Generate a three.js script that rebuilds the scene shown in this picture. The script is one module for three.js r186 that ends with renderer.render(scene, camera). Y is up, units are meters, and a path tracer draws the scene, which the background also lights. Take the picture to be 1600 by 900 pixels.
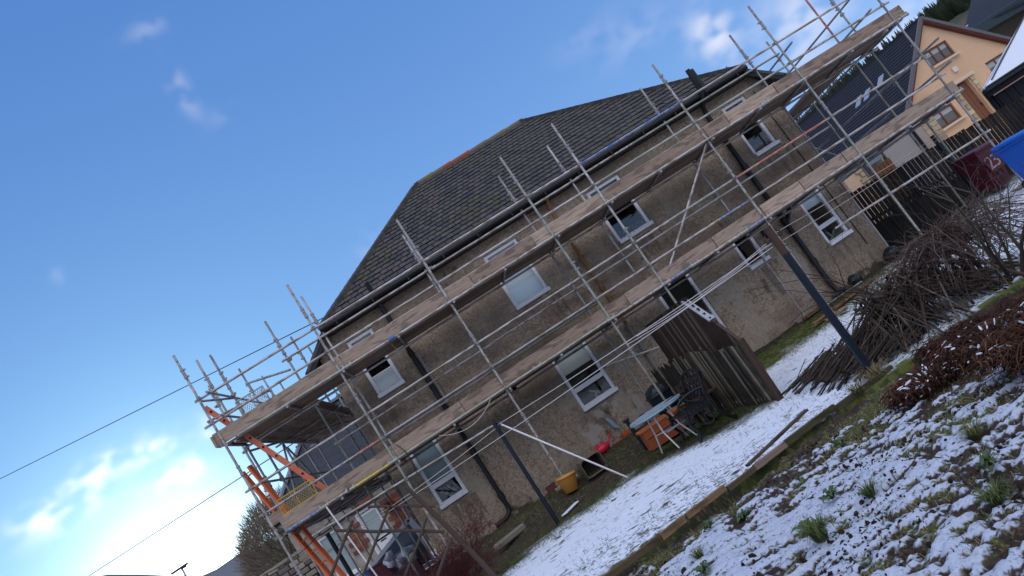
import * as THREE from 'three';
import { mergeGeometries } from 'three/addons/utils/BufferGeometryUtils.js';
import { RoundedBoxGeometry } from 'three/addons/geometries/RoundedBoxGeometry.js';

// ---------------------------------------------------------------- camera, sky, sun, exposure
const V = (x, y, z) => new THREE.Vector3(x, y, z);
const scene = new THREE.Scene();
const camera = new THREE.PerspectiveCamera(39.67, 16 / 9, 0.1, 2500);
camera.position.set(0, 1.6, 16.5);
camera.up.set(0.530589, 0.824932, 0.19484);
camera.lookAt(V(0.137631, 1.6 + 0.142969, 16.5 - 0.980111));
const renderer = new THREE.WebGLRenderer({ antialias: true });
renderer.setSize(1024, 576);
renderer.toneMapping = THREE.LinearToneMapping;
renderer.toneMappingExposure = 1.9;
renderer.shadowMap.enabled = true;
renderer.shadowMap.type = THREE.PCFSoftShadowMap;

const D2R = Math.PI / 180;
const SUN_AZ = -20.5, SUN_EL = 2.3;              // azimuth from -z towards +x, degrees
const dirOf = (az, el) => V(Math.sin(az * D2R) * Math.cos(el * D2R), Math.sin(el * D2R), -Math.cos(az * D2R) * Math.cos(el * D2R));
const sunDir = dirOf(SUN_AZ, SUN_EL);

function rng(s) { return () => { s |= 0; s = (s + 0x6d2b79f5) | 0; let t = Math.imul(s ^ (s >>> 15), 1 | s); t = (t + Math.imul(t ^ (t >>> 7), 61 | t)) ^ t; return ((t ^ (t >>> 14)) >>> 0) / 4294967296; }; }
const PERM = new Uint8Array(512), RV = new Float32Array(256);
{ const r = rng(77); const p = [...Array(256).keys()]; for (let i = 255; i > 0; i--) { const j = Math.floor(r() * (i + 1)); [p[i], p[j]] = [p[j], p[i]]; } for (let i = 0; i < 512; i++) PERM[i] = p[i & 255]; for (let i = 0; i < 256; i++) RV[i] = r(); }
function n2(x, y) {
  const xi = Math.floor(x), yi = Math.floor(y); let fx = x - xi, fy = y - yi; fx = fx * fx * (3 - 2 * fx); fy = fy * fy * (3 - 2 * fy);
  const X = xi & 255, Y = yi & 255, a = PERM[X] + Y, b = PERM[(X + 1) & 255] + Y;
  const v00 = RV[PERM[a & 511]], v01 = RV[PERM[(a + 1) & 511]], v10 = RV[PERM[b & 511]], v11 = RV[PERM[(b + 1) & 511]];
  return v00 + (v10 - v00) * fx + (v01 - v00) * fy + (v00 - v10 - v01 + v11) * fx * fy;
}
function n3(x, y, z) { const zi = Math.floor(z); let f = z - zi; f = f * f * (3 - 2 * f); const a = n2(x + zi * 17.3, y + zi * 9.1), b = n2(x + (zi + 1) * 17.3, y + (zi + 1) * 9.1); return a + (b - a) * f; }
function fbm(x, y, o = 4) { let s = 0, a = 0.5, t = 0; for (let i = 0; i < o; i++) { s += a * n2(x, y); t += a; a *= 0.5; x = x * 2.03 + 13.7; y = y * 2.03 + 7.1; } return s / t; }
function fbm3(x, y, z, o = 4) { let s = 0, a = 0.5, t = 0; for (let i = 0; i < o; i++) { s += a * n3(x, y, z); t += a; a *= 0.5; x = x * 2.03 + 13.7; y = y * 2.03 + 7.1; z = z * 2.03 + 3.3; } return s / t; }
const sst = (a, b, x) => { const t = Math.min(1, Math.max(0, (x - a) / (b - a))); return t * t * (3 - 2 * t); };
const mix = (a, b, t) => a + (b - a) * t;
const mix3 = (a, b, t) => [mix(a[0], b[0], t), mix(a[1], b[1], t), mix(a[2], b[2], t)];

// the sky: clear winter blue, hazy towards the low sun, thin cloud; brighter cloud added out of view as fill
{
  const W = 1536, H = 768, data = new Float32Array(W * H * 4);
  const wisps = [[-4.7, 31.3, 0.55, 1.9, .34], [-4.4, 35.2, 1.3, .5, .2], [-3.2, 28.6, .9, .6, .1], [-21.4, 12.0, 2.6, 0.7, 1.2], [-24.6, 10.8, 2.4, .9, 1.3], [-18.2, 11.4, 1.4, .5, 1.2], [-18.0, 9.2, 1.7, .7, 1.5], [-14.8, 10.8, .6, .9, 1.0], [-18.3, 24, .4, .6, .12], [0.9, 15.9, 1.2, 1.4, .14], [29.6, 14.4, 1.3, 1.7, .8], [25.5, 17.5, 2.5, 1.2, .16], [33.5, 10.6, 3, 2.6, .4], [38.5, 6.6, 3.5, 2.0, .45], [23, 19.5, 2.5, 1.0, .1], [36.5, 12.5, 3, 2, .35]];
  for (let j = 0; j < H; j++) {
    const el = ((j + 0.5) / H - 0.5) * 180;
    for (let i = 0; i < W; i++) {
      const phi = ((i + 0.5) / W - 0.5) * 2 * Math.PI;          // atan2(z, x)
      const ce = Math.cos(el * D2R), dx = Math.cos(phi) * ce, dz = Math.sin(phi) * ce, dy = Math.sin(el * D2R);
      const e = Math.max(0, el);
      const az = Math.atan2(dx, -dz) / D2R;
      const g = Math.acos(Math.min(1, Math.max(-1, dx * sunDir.x + dy * sunDir.y + dz * sunDir.z))) / D2R;
      const t = Math.exp(-e / 19);
      let c = mix3([0.033, 0.1, 0.295], [0.17, 0.325, 0.57], t);
      const gl = Math.exp(-g / 7.5), gw = Math.exp(-g / 2.35);
      c = [c[0] + 0.3 * gl + 3.2 * gw, c[1] + 0.56 * gl + 3.2 * gw, c[2] + 0.52 * gl + 2.9 * gw];
      // separate thin clouds near the view
      let cl = 0;
      for (const [a, b, sa, sb, k] of wisps) { const u = (az - a) * Math.cos(b * D2R) / sa, v = (el - b) / sb, d = u * u + v * v; if (d < 6) cl += k * Math.exp(-d) * sst(0.36, 0.68, fbm(az * 0.7 + el * 0.3 + 40, el * 1.1 - az * 0.2 + 11, 5)); }
      // broken cloud beyond the view, added to light the shaded facade and snow
      const f = fbm3(dx * 2.2 / (dy + 0.35) + 5, dz * 2.2 / (dy + 0.35) + 2, 1.5, 5);
      cl += sst(38, 95, Math.abs(az - 8)) * sst(0.3, 0.6, f) * sst(0, 26, el) * 0.95;
      cl = Math.min(1, cl);
      const far = sst(30, 80, Math.abs(az - 8)), warm = [mix(0.6, 0.96, far), mix(0.57, 0.93, far), mix(0.6, 0.99, far)], lit = [mix(warm[0], 0.75, Math.min(1, 3 * gl)), mix(warm[1], 0.8, Math.min(1, 3 * gl)), mix(warm[2], 0.8, Math.min(1, 3 * gl))];
      const hi = mix(1, 0.74 + 0.62 * sst(12, 55, el), far); c = mix3(c, lit.map((v) => v * hi), cl * 0.76);  // added cloud brightened overhead to deepen the shade below the decks
      // pale haze low down away from the sun, added as fill
      const hz = Math.exp(-e / 7) * 0.2;
      c = mix3(c, [0.9 + gl, 0.88 + gl, 0.92 + gl], hz * sst(25, 80, g));
      if (el < 0) c = mix3(c, [0.3, 0.36, 0.45], sst(0, -8, el));
      const o = (j * W + i) * 4; data[o] = c[0]; data[o + 1] = c[1]; data[o + 2] = c[2]; data[o + 3] = 1;
    }
  }
  const sky = new THREE.DataTexture(data, W, H, THREE.RGBAFormat, THREE.FloatType);
  sky.mapping = THREE.EquirectangularReflectionMapping; sky.magFilter = THREE.LinearFilter; sky.minFilter = THREE.LinearFilter;
  sky.colorSpace = THREE.LinearSRGBColorSpace; sky.needsUpdate = true;
  scene.background = sky; scene.environment = sky;
}
const sun = new THREE.DirectionalLight(new THREE.Color(1, 0.86, 0.68), 2.0);
sun.position.copy(sunDir).multiplyScalar(200); sun.target.position.set(4, 2, 0); sun.castShadow = true; sun.shadow.radius = 1;
Object.assign(sun.shadow.camera, { left: -60, right: 60, top: 60, bottom: -60, near: 1, far: 600 }); sun.shadow.mapSize.set(4096, 4096);
sun.name = 'sun'; scene.add(sun, sun.target);

// ---------------------------------------------------------------- helpers
const used = new Map();
function numbered(n) { const k = used.get(n) || 0; used.set(n, k + 1); return k ? n + '_' + String(k).padStart(3, '0') : n; }
function tag(o, label, category, group, kind) { if (label) o.userData.label = label; if (category) o.userData.category = category; if (group) o.userData.group = group; if (kind) o.userData.kind = kind; return o; }
function thing(name, label, category, p = [0, 0, 0], turn = 0, group) { const g = new THREE.Group(); g.name = numbered(name); g.position.set(...p); g.rotation.y = turn; scene.add(g); return tag(g, label, category, group); }
function mesh(name, geo, mat, parent) { const m = new THREE.Mesh(geo, mat); m.castShadow = m.receiveShadow = true; m.name = parent ? name : numbered(name); (parent || scene).add(m); return m; }
function struct(name, geo, mat) { const m = mesh(name, geo, mat); m.userData.kind = 'structure'; return m; }
const lin = (r, g, b) => new THREE.Color().setRGB(r, g, b);
function mat(c, rough = 0.8, o = {}) { return new THREE.MeshPhysicalMaterial({ color: Array.isArray(c) ? lin(...c) : c, roughness: rough, metalness: 0, specularIntensity: rough >= 0.65 ? 0.3 : 0.75, ...o }); }
function tex(w, h, fn, srgb = true) {
  const d = new Uint8Array(w * h * 4), s = srgb ? (v) => 255 * Math.pow(Math.min(1, Math.max(0, v)), 1 / 2.2) : (v) => 255 * Math.min(1, Math.max(0, v));
  for (let j = 0; j < h; j++) for (let i = 0; i < w; i++) { const c = fn(i / w, j / h, i, j), o = (j * w + i) * 4; if (Array.isArray(c)) { d[o] = s(c[0]); d[o + 1] = s(c[1]); d[o + 2] = s(c[2]); } else d[o] = d[o + 1] = d[o + 2] = s(c); d[o + 3] = 255; }
  const t = new THREE.DataTexture(d, w, h, THREE.RGBAFormat); t.wrapS = t.wrapT = THREE.RepeatWrapping; t.magFilter = THREE.LinearFilter; t.minFilter = THREE.LinearMipmapLinearFilter; t.generateMipmaps = true; t.anisotropy = 8;
  if (srgb) t.colorSpace = THREE.SRGBColorSpace; t.needsUpdate = true; return t;
}
// tiling noise
function tn(u, v, fx, fy, o = 4, s = 0) { const a = u * 2 * Math.PI, b = v * 2 * Math.PI; return fbm3(Math.cos(a) * fx / 6.28 + Math.cos(b) * fy / 6.28 * 0.9 + s, Math.sin(a) * fx / 6.28 + 31 + s, Math.sin(b) * fy / 6.28 + Math.cos(b) * fy / 9 + 5, o); }

const CYL = new THREE.CylinderGeometry(1, 1, 1, 10, 1), CYL6 = new THREE.CylinderGeometry(1, 1, 1, 6, 1), Y = V(0, 1, 0);
const P = (a) => (a.isVector3 ? a : V(...a));
function rod(name, a, b, r, m, parent, geo = CYL) { a = P(a); b = P(b); const o = mesh(name, geo, m, parent), d = b.clone().sub(a), L = d.length(); o.position.copy(a).addScaledVector(d, 0.5); o.scale.set(r, L, r); o.quaternion.setFromUnitVectors(Y, d.normalize()); return o; }
const boxCache = new Map();
function boxGeo(w, h, d, bevel = 0) {                      // uv in metres, u along the longer side of each face
  const k = [w, h, d, bevel].map((v) => v.toFixed(3)).join(); if (boxCache.has(k)) return boxCache.get(k);
  const g = bevel ? new RoundedBoxGeometry(w, h, d, 1, bevel) : new THREE.BoxGeometry(w, h, d), p = g.attributes.position, n = g.attributes.normal, uv = g.attributes.uv;
  for (let i = 0; i < p.count; i++) {
    const ax = Math.abs(n.getX(i)), ay = Math.abs(n.getY(i)), az = Math.abs(n.getZ(i)); let q;
    if (ax >= ay && ax >= az) q = [[d, p.getZ(i)], [h, p.getY(i)]]; else if (ay >= az) q = [[w, p.getX(i)], [d, p.getZ(i)]]; else q = [[w, p.getX(i)], [h, p.getY(i)]];
    if (q[1][0] > q[0][0]) q.reverse(); uv.setXY(i, q[0][1] + w / 2, q[1][1] + h / 2);
  }
  boxCache.set(k, g); return g;
}
function box(name, w, h, d, x, y, z, m, parent, bevel = 0) { const o = mesh(name, boxGeo(w, h, d, bevel), m, parent); o.position.set(x, y, z); return o; }
// a bar of rectangular section between two points; up fixes the roll
function bar(name, a, b, w, h, m, parent, up = V(0, 1, 0)) { a = P(a); b = P(b); const d = b.clone().sub(a), L = d.length(); const o = mesh(name, boxGeo(+L.toFixed(2), h, w), m, parent); o.scale.x = L / +L.toFixed(2); const x = d.normalize(), z = new THREE.Vector3().crossVectors(x, up).normalize(), y = new THREE.Vector3().crossVectors(z, x); o.quaternion.setFromRotationMatrix(new THREE.Matrix4().makeBasis(x, y, z)); o.position.copy(a).addScaledVector(x, L / 2); return o; }
// collects tubes, ribbons, leaves and boxes into one mesh
class MB {
  constructor() { this.p = []; this.n = []; this.i = []; this.c = null; this.uv = []; }
  vert(p, n, u = 0, v = 0) { this.p.push(p.x, p.y, p.z); this.n.push(n.x, n.y, n.z); this.uv.push(u, v); if (this.c) this.c.push(...this.col); return this.p.length / 3 - 1; }
  colour(c) { if (!this.c) this.c = []; this.col = c; return this; }
  tube(pts, rad, sides = 4) {
    let prev = null; const N = pts.length;
    const ref = Math.abs(pts[N - 1].y - pts[0].y) > 0.8 * pts[0].distanceTo(pts[N - 1]) ? V(1, 0.1, 0) : V(0, 1, 0.1); let L = 0;
    for (let k = 0; k < N; k++) {
      const t = pts[Math.min(N - 1, k + 1)].clone().sub(pts[Math.max(0, k - 1)]).normalize(), a = new THREE.Vector3().crossVectors(t, ref).normalize(), b = new THREE.Vector3().crossVectors(t, a), r = Array.isArray(rad) ? rad[k] : rad, s = this.p.length / 3;
      if (k) L += pts[k].distanceTo(pts[k - 1]);
      for (let q = 0; q < sides; q++) { const w = q / sides * 2 * Math.PI, nn = a.clone().multiplyScalar(Math.cos(w)).addScaledVector(b, Math.sin(w)); this.vert(pts[k].clone().addScaledVector(nn, r), nn, L, q / sides); }
      if (prev !== null) for (let q = 0; q < sides; q++) { const q1 = (q + 1) % sides; this.i.push(prev + q, prev + q1, s + q, prev + q1, s + q1, s + q); }
      prev = s;
    }
    return this;
  }
  ribbon(pts, w0, w1, side) {
    let prev = null; const N = pts.length;
    for (let k = 0; k < N; k++) { const w = mix(w0, w1, k / (N - 1)) / 2, t = pts[Math.min(N - 1, k + 1)].clone().sub(pts[Math.max(0, k - 1)]).normalize(), nn = new THREE.Vector3().crossVectors(side, t).normalize(); const a = this.vert(pts[k].clone().addScaledVector(side, -w), nn), b = this.vert(pts[k].clone().addScaledVector(side, w), nn); if (prev) this.i.push(prev[0], prev[1], a, prev[1], b, a); prev = [a, b]; }
    return this;
  }
  geo(g, m) { const s = this.p.length / 3, q = g.attributes.position, nn = g.attributes.normal, nm = new THREE.Matrix3().getNormalMatrix(m), v = new THREE.Vector3(); for (let k = 0; k < q.count; k++) { const p = v.fromBufferAttribute(q, k).applyMatrix4(m).clone(); v.fromBufferAttribute(nn, k).applyMatrix3(nm).normalize(); this.vert(p, v, g.attributes.uv ? g.attributes.uv.getX(k) : 0, g.attributes.uv ? g.attributes.uv.getY(k) : 0); } if (g.index) for (const e of g.index.array) this.i.push(s + e); else for (let k = 0; k < q.count; k++) this.i.push(s + k); return this; }
  box(w, h, d, x, y, z, rx = 0, ry = 0, rz = 0) { return this.geo(boxGeo(w, h, d), new THREE.Matrix4().compose(V(x, y, z), new THREE.Quaternion().setFromEuler(new THREE.Euler(rx, ry, rz)), V(1, 1, 1))); }
  build(name, m, parent) { const g = new THREE.BufferGeometry(); g.setAttribute('position', new THREE.Float32BufferAttribute(this.p, 3)); g.setAttribute('normal', new THREE.Float32BufferAttribute(this.n, 3)); g.setAttribute('uv', new THREE.Float32BufferAttribute(this.uv, 2)); if (this.c) g.setAttribute('color', new THREE.Float32BufferAttribute(this.c, 3)); g.setIndex(this.i); return mesh(name, g, m, parent); }
}
// a flat polygon slab with thickness; pts in order, extruded along -normal
function slab(name, pts, thick, m, parent) {
  const q = pts.map(P), nn = new THREE.Vector3(); for (let i = 1; i < q.length - 1; i++) nn.add(new THREE.Vector3().crossVectors(q[i].clone().sub(q[0]), q[i + 1].clone().sub(q[0]))); nn.normalize();
  const ex = q[1].clone().sub(q[0]).normalize(), ey = new THREE.Vector3().crossVectors(nn, ex), sh = new THREE.Shape(q.map((p) => { const d = p.clone().sub(q[0]); return new THREE.Vector2(d.dot(ex), d.dot(ey)); }));
  const g = new THREE.ExtrudeGeometry(sh, { depth: thick, bevelEnabled: false }); g.applyMatrix4(new THREE.Matrix4().makeBasis(ex, ey, nn).setPosition(q[0].clone().addScaledVector(nn, -thick)));
  return mesh(name, g, m, parent);
}
// ---------------------------------------------------------------- shared materials
const woodT = tex(1024, 256, (u, v) => { const g = tn(u, v, 5, 40, 3), k = tn(u, v, 14, 150, 2, 9), st = tn(u, v, 9, 7, 4, 21), f = tn(u, v, 240, 240, 2, 3); return 0.5 + 0.34 * (g - 0.5) + 0.3 * (k - 0.5) - 0.42 * sst(0.53, 0.72, st) + 0.3 * (f - 0.5); }, false);
const grainT = tex(512, 512, (u, v) => 0.5 + 0.5 * (tn(u, v, 120, 120, 3) - 0.5) + 0.5 * (tn(u, v, 20, 20, 3, 7) - 0.5), false);
woodT.repeat.set(0.5, 2.2); grainT.repeat.set(1, 1);
const wood = (c, rough = 0.85) => { const dk = c.map((v) => v * 0.46), t = tex(1024, 128, (u, v) => { const g = tn(u, v, 5, 40, 3), k = tn(u, v, 14, 150, 2, 9), st = tn(u, v, 11, 6, 4, c[0] * 90), f = tn(u, v, 200, 90, 2, 3); return mix3(c, dk, Math.min(1, Math.max(0, 0.3 + 1.1 * (g - 0.5) + 0.9 * (k - 0.5) + 0.75 * sst(0.52, 0.7, st) + 0.6 * (f - 0.5)))); }); t.repeat.set(0.4, 3); return mat([1, 1, 1], rough, { map: t, bumpMap: woodT, bumpScale: 0.003 }); };
const galv = (c, o = {}) => mat(c, 0.5, { metalness: 0.35, roughnessMap: null, bumpMap: grainT, bumpScale: 0.0008, ...o });
const tubeMap = (c, d, s) => { const t = tex(128, 512, (u, v) => mix3(c, d, sst(0.42, 0.66, tn(u, v, 4, 26, 4, s)))); t.repeat.set(1, 1); return t; };
const M = {
  galv: mat([1, 1, 1], 0.5, { metalness: 0.3, map: tubeMap([0.46, 0.45, 0.44], [0.25, 0.2, 0.16], 1) }),
  galv2: mat([1, 1, 1], 0.5, { metalness: 0.3, map: tubeMap([0.36, 0.35, 0.36], [0.2, 0.18, 0.18], 5) }),
  green: mat([1, 1, 1], 0.6, { metalness: 0.2, map: tubeMap([0.38, 0.38, 0.34], [0.25, 0.28, 0.23], 8) }),
  pale: mat([1, 1, 1], 0.45, { metalness: 0.25, map: tubeMap([0.55, 0.55, 0.55], [0.4, 0.38, 0.36], 12) }),
  blue: mat([1, 1, 1], 0.55, { map: tubeMap([0.06, 0.15, 0.38], [0.28, 0.31, 0.36], 15) }),
  red: mat([1, 1, 1], 0.6, { map: tubeMap([0.4, 0.13, 0.1], [0.38, 0.3, 0.27], 19) }),
  yellow: mat([1, 1, 1], 0.6, { map: tubeMap([0.62, 0.48, 0.04], [0.4, 0.38, 0.2], 22) }),
  clamp: mat([0.3, 0.29, 0.28], 0.5, { metalness: 0.5 }),
  board: wood([0.44, 0.335, 0.26]), boardB: wood([0.54, 0.41, 0.31]), boardC: wood([0.37, 0.275, 0.21]), deck: wood([0.27, 0.2, 0.155]), deckB: wood([0.22, 0.165, 0.125]), deckC: wood([0.32, 0.235, 0.18]),  // deck woods darker than the toe boards, standing in for underside shade
  black: mat([0.012, 0.013, 0.015], 0.45), iron: mat([0.009, 0.01, 0.013], 0.4, { metalness: 0.2 }),
  upvc: mat([0.8, 0.8, 0.84], 0.35), dark: mat([0.01, 0.01, 0.012], 0.9), blind: mat([0.5, 0.55, 0.56], 0.9), cream: mat([0.72, 0.68, 0.6], 0.9),
  glass: new THREE.MeshPhysicalMaterial({ color: lin(0.97, 0.985, 0.985), roughness: 0.03, metalness: 0, transmission: 1, thickness: 0, ior: 1.5 }),
  navy: mat([0.007, 0.012, 0.024], 0.4), rust: mat([0.085, 0.05, 0.038], 0.8, { bumpMap: grainT, bumpScale: 0.002 }), white: mat([0.72, 0.71, 0.72], 0.5), rope: mat([0.55, 0.51, 0.48], 0.8),
  snow: mat([0.62, 0.68, 0.78], 0.75, { bumpMap: grainT, bumpScale: 0.004 }), orange: mat([0.68, 0.12, 0.025], 0.5), terracotta: mat([0.36, 0.105, 0.045], 0.85, { bumpMap: grainT, bumpScale: 0.001 }),
};
const upDir = V(0, 1, 0);

// ---------------------------------------------------------------- terrain and hills
const hillEl = (az) => { const K = [[-180, 7], [-60, 9], [-30, 8.8], [-24.1, 6.0], [-19.3, 2.7], [-16.5, 2.3], [-14, 2.6], [0, 3.6], [20, 4.3], [27, 5.2], [31, 5.5], [34, 6.0], [38, 6.1], [41.5, 6.2], [44, 5.4], [50, 5], [90, 6], [180, 7]]; for (let i = 1; i < K.length; i++) if (az <= K[i][0]) return mix(K[i - 1][1], K[i][1], (az - K[i - 1][0]) / (K[i][0] - K[i - 1][0])); return 7; };
const HR0 = 110, HR1 = 330;
function terrainY(x, z) { const dx = x, dz = z - 16.5, r = Math.hypot(dx, dz), az = Math.atan2(dx, -dz) / D2R; const h = Math.tan(hillEl(az) * D2R) * HR1; return -0.32 + (r < HR0 ? 0 : (h + 1.9) * sst(HR0, HR1, r) + (fbm(x * 0.02, z * 0.02, 3) - 0.5) * 6 * sst(HR0, 200, r)) - (r > HR1 ? (r - HR1) * 0.12 : 0); }
{
  const R = [0, 3, 6, 10, 15, 22, 30, 40, 52, 66, 82, 100, 115, 130, 145, 160, 175, 190, 205, 220, 235, 250, 265, 280, 295, 310, 325, 345, 380, 440, 520, 640, 800, 1000], A = 240, p = [], c = [], idx = [];
  for (const r of R) for (let a = 0; a < A; a++) {
    const az = (a / A - 0.5) * 360, x = r * Math.sin(az * D2R), z = 16.5 - r * Math.cos(az * D2R); p.push(x, terrainY(x, z), z);
    const k = fbm(x * 0.05 + 4, z * 0.05, 4); let col = mix3([0.07, 0.085, 0.03], [0.16, 0.15, 0.08], k);
    if (r > 100) { if (az < -16) col = mix3([0.075, 0.085, 0.085], [0.1, 0.11, 0.11], k); else if (az > 20) col = mix3([0.03, 0.035, 0.02], [0.09, 0.065, 0.035], sst(0.35, 0.65, k)); else col = mix3([0.09, 0.13, 0.05], [0.13, 0.15, 0.07], k); }
    else if (k > 0.46) col = [0.6, 0.63, 0.66];
    c.push(...col);
  }
  for (let i = 0; i < R.length - 1; i++) for (let a = 0; a < A; a++) { const b = (a + 1) % A, q = i * A + a, w = i * A + b; idx.push(q, w, q + A, w, w + A, q + A); }
  const g = new THREE.BufferGeometry(); g.setAttribute('position', new THREE.Float32BufferAttribute(p, 3)); g.setAttribute('color', new THREE.Float32BufferAttribute(c, 3)); g.setIndex(idx); g.computeVertexNormals();
  struct('ground', g, new THREE.MeshStandardMaterial({ vertexColors: true, roughness: 1 }));
}

// ---------------------------------------------------------------- lawn under thin snow, mossy strip along the wall
const LX0 = -6, LX1 = 14, LZ0 = -3, LZ1 = 8.36;
const snowEdge = (x) => { const K = [[-6, 4.6], [-0.7, 4.15], [0.6, 3.75], [1.7, 3.5], [2.2, 3.95], [2.6, 4.6], [3.0, 5.1], [3.55, 5.25], [3.75, 5.5], [3.95, 1.9], [5.9, 1.75], [7, 1.45], [9, 0.95], [10, 0.7], [14, 0.3]]; for (let i = 1; i < K.length; i++) if (x <= K[i][0]) return mix(K[i - 1][1], K[i][1], (x - K[i - 1][0]) / (K[i][0] - K[i - 1][0])); return 0.3; };
function lawnH(x, z) {
  const rt = sst(3.5, 4.2, x), bl = 0.27 * sst(-0.1, 0.95, z) * sst(2.15, 1.4, z), br = 0.2 * sst(1.75, 0.45, z);
  let y = -0.1 + mix(bl, br, rt) + (fbm(x * 1.7, z * 1.7, 3) - 0.5) * 0.05 + (fbm(x * 9, z * 9, 3) - 0.5) * 0.025;
  if (z > 8.2) y -= 0.25 * sst(8.2, 8.36, z);
  if (z < -0.2) y = -0.05;
  return y;
}
function lawnC(x, z) {
  const d = z - snowEdge(x), n = fbm(x * 2.2 + 3, z * 2.2, 4), f = fbm(x * 16, z * 16, 3), ff = fbm(x * 45 + 5, z * 45, 2), st = fbm(x * 4.2 + 11, z * 9, 4), st2 = fbm(x * 11 + 1, z * 22 + 9, 3);
  const mk = x < 3.75 ? 0.55 : 0.85, moss = mix3([0.028, 0.042, 0.011], [0.08, 0.098, 0.02], sst(0.3, 0.7, f)).map((v) => v * mk), soil = mix3([0.013, 0.012, 0.009], [0.04, 0.033, 0.024], f), straw = [0.15, 0.12, 0.055];
  let c;
  if (x < 3.75) { const path = sst(1.35, 1.75, z + (n - 0.5) * 0.5) * sst(3.4, 2.6, z - 0.35 * sst(1.5, 3, x) * -1 + (n - 0.5) * 0.7); c = mix3(moss, soil, Math.max(sst(0.45, 0.6, n) * 0.65, path * 0.93)); if (z < 1.4) c = mix3(c, soil, sst(0.4, 0.56, n)); }
  else { c = mix3(moss, soil, sst(0.95, 0.6, z + (n - 0.5) * 0.5)); c = mix3(c, [0.09, 0.12, 0.025], 0.35 * sst(0.5, 0.6, f)); }
  c = mix3(c, straw, 0.5 * sst(0.66, 0.74, ff));
  let s = sst(-0.3, 0.5, d + (n - 0.5) * 1.1 + (f - 0.5) * 0.5);
  const hole = Math.max(sst(0.755, 0.785, st) * 0.95, sst(0.765, 0.8, st2) * 0.75), thin = sst(6.6, 8.1, z + (n - 0.5) * 2.6) * 0.55 + sst(0.9, 0.1, d) * 0.55 + (x > 4 ? 0.15 : 0) - 0.08;
  s *= 1 - hole; s *= 1 - sst(0.74 - 0.36 * thin, 0.8 - 0.3 * thin, ff * 0.6 + f * 0.45) * 0.85;
  if (z > 8.1) s *= sst(8.22, 8.12, z + (f - 0.5) * 0.1);
  const sn = mix3([0.62, 0.68, 0.78], [0.54, 0.61, 0.71], ff);
  return mix3(c, sn, s);
}
{
  const W = 2048, H = 1163, t = tex(W, H, (u, v) => lawnC(mix(LX0, LX1, u), mix(LZ0, LZ1, v)));
  const nx = 330, nz = 190, p = [], uv = [], idx = [];
  for (let j = 0; j <= nz; j++) for (let i = 0; i <= nx; i++) { const u = i / nx, v = j / nz, x = mix(LX0, LX1, u), z = mix(LZ0, LZ1, v); p.push(x, lawnH(x, z), z); uv.push(u, v); }
  for (let j = 0; j < nz; j++) for (let i = 0; i < nx; i++) { const a = j * (nx + 1) + i; idx.push(a, a + nx + 1, a + 1, a + 1, a + nx + 1, a + nx + 2); }
  const g = new THREE.BufferGeometry(); g.setAttribute('position', new THREE.Float32BufferAttribute(p, 3)); g.setAttribute('uv', new THREE.Float32BufferAttribute(uv, 2)); g.setIndex(idx); g.computeVertexNormals();
  struct('snowy_lawn', g, mat([1, 1, 1], 0.85, { map: t }));
}
// ---------------------------------------------------------------- the rough garden bed in front
const BX0 = -2, BX1 = 8.2, BZ0 = 8.3, BZ1 = 14.8;
function bedRaw(x, z) { return fbm(x * 6 + 2, z * 12 + 4, 4) * 0.64 + fbm(x * 22, z * 34, 3) * 0.36; }
function bedCover(x, z) { // 1 snow, 0 bare
  const big = fbm(x * 0.9 + 8, z * 0.9 + 1, 3), r = bedRaw(x, z), edge = sst(9.6, 8.5, z) + 1.6 * sst(8.72, 8.5, z), dark = Math.exp(-((x - 3.5) ** 2 / 1.6 + (z - 9.7) ** 2 / 1.1));
  return sst(8.5, 8.85, z + (big - 0.5) * 0.5) * sst(0.462, 0.545, r + (big - 0.5) * 0.3 - edge * 0.1 - dark * 0.15 + 0.0);
}
function bedH(x, z) { const r = bedRaw(x, z), s = bedCover(x, z); return mix(-0.2, -0.1, sst(8.5, 12.5, z)) + (fbm(x * 1.1, z * 1.1, 2) - 0.5) * 0.12 + (r - 0.5) * 0.15 * (1 - 0.35 * s) + 0.016 * s + (fbm(x * 60, z * 60, 2) - 0.5) * 0.012; }
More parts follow.
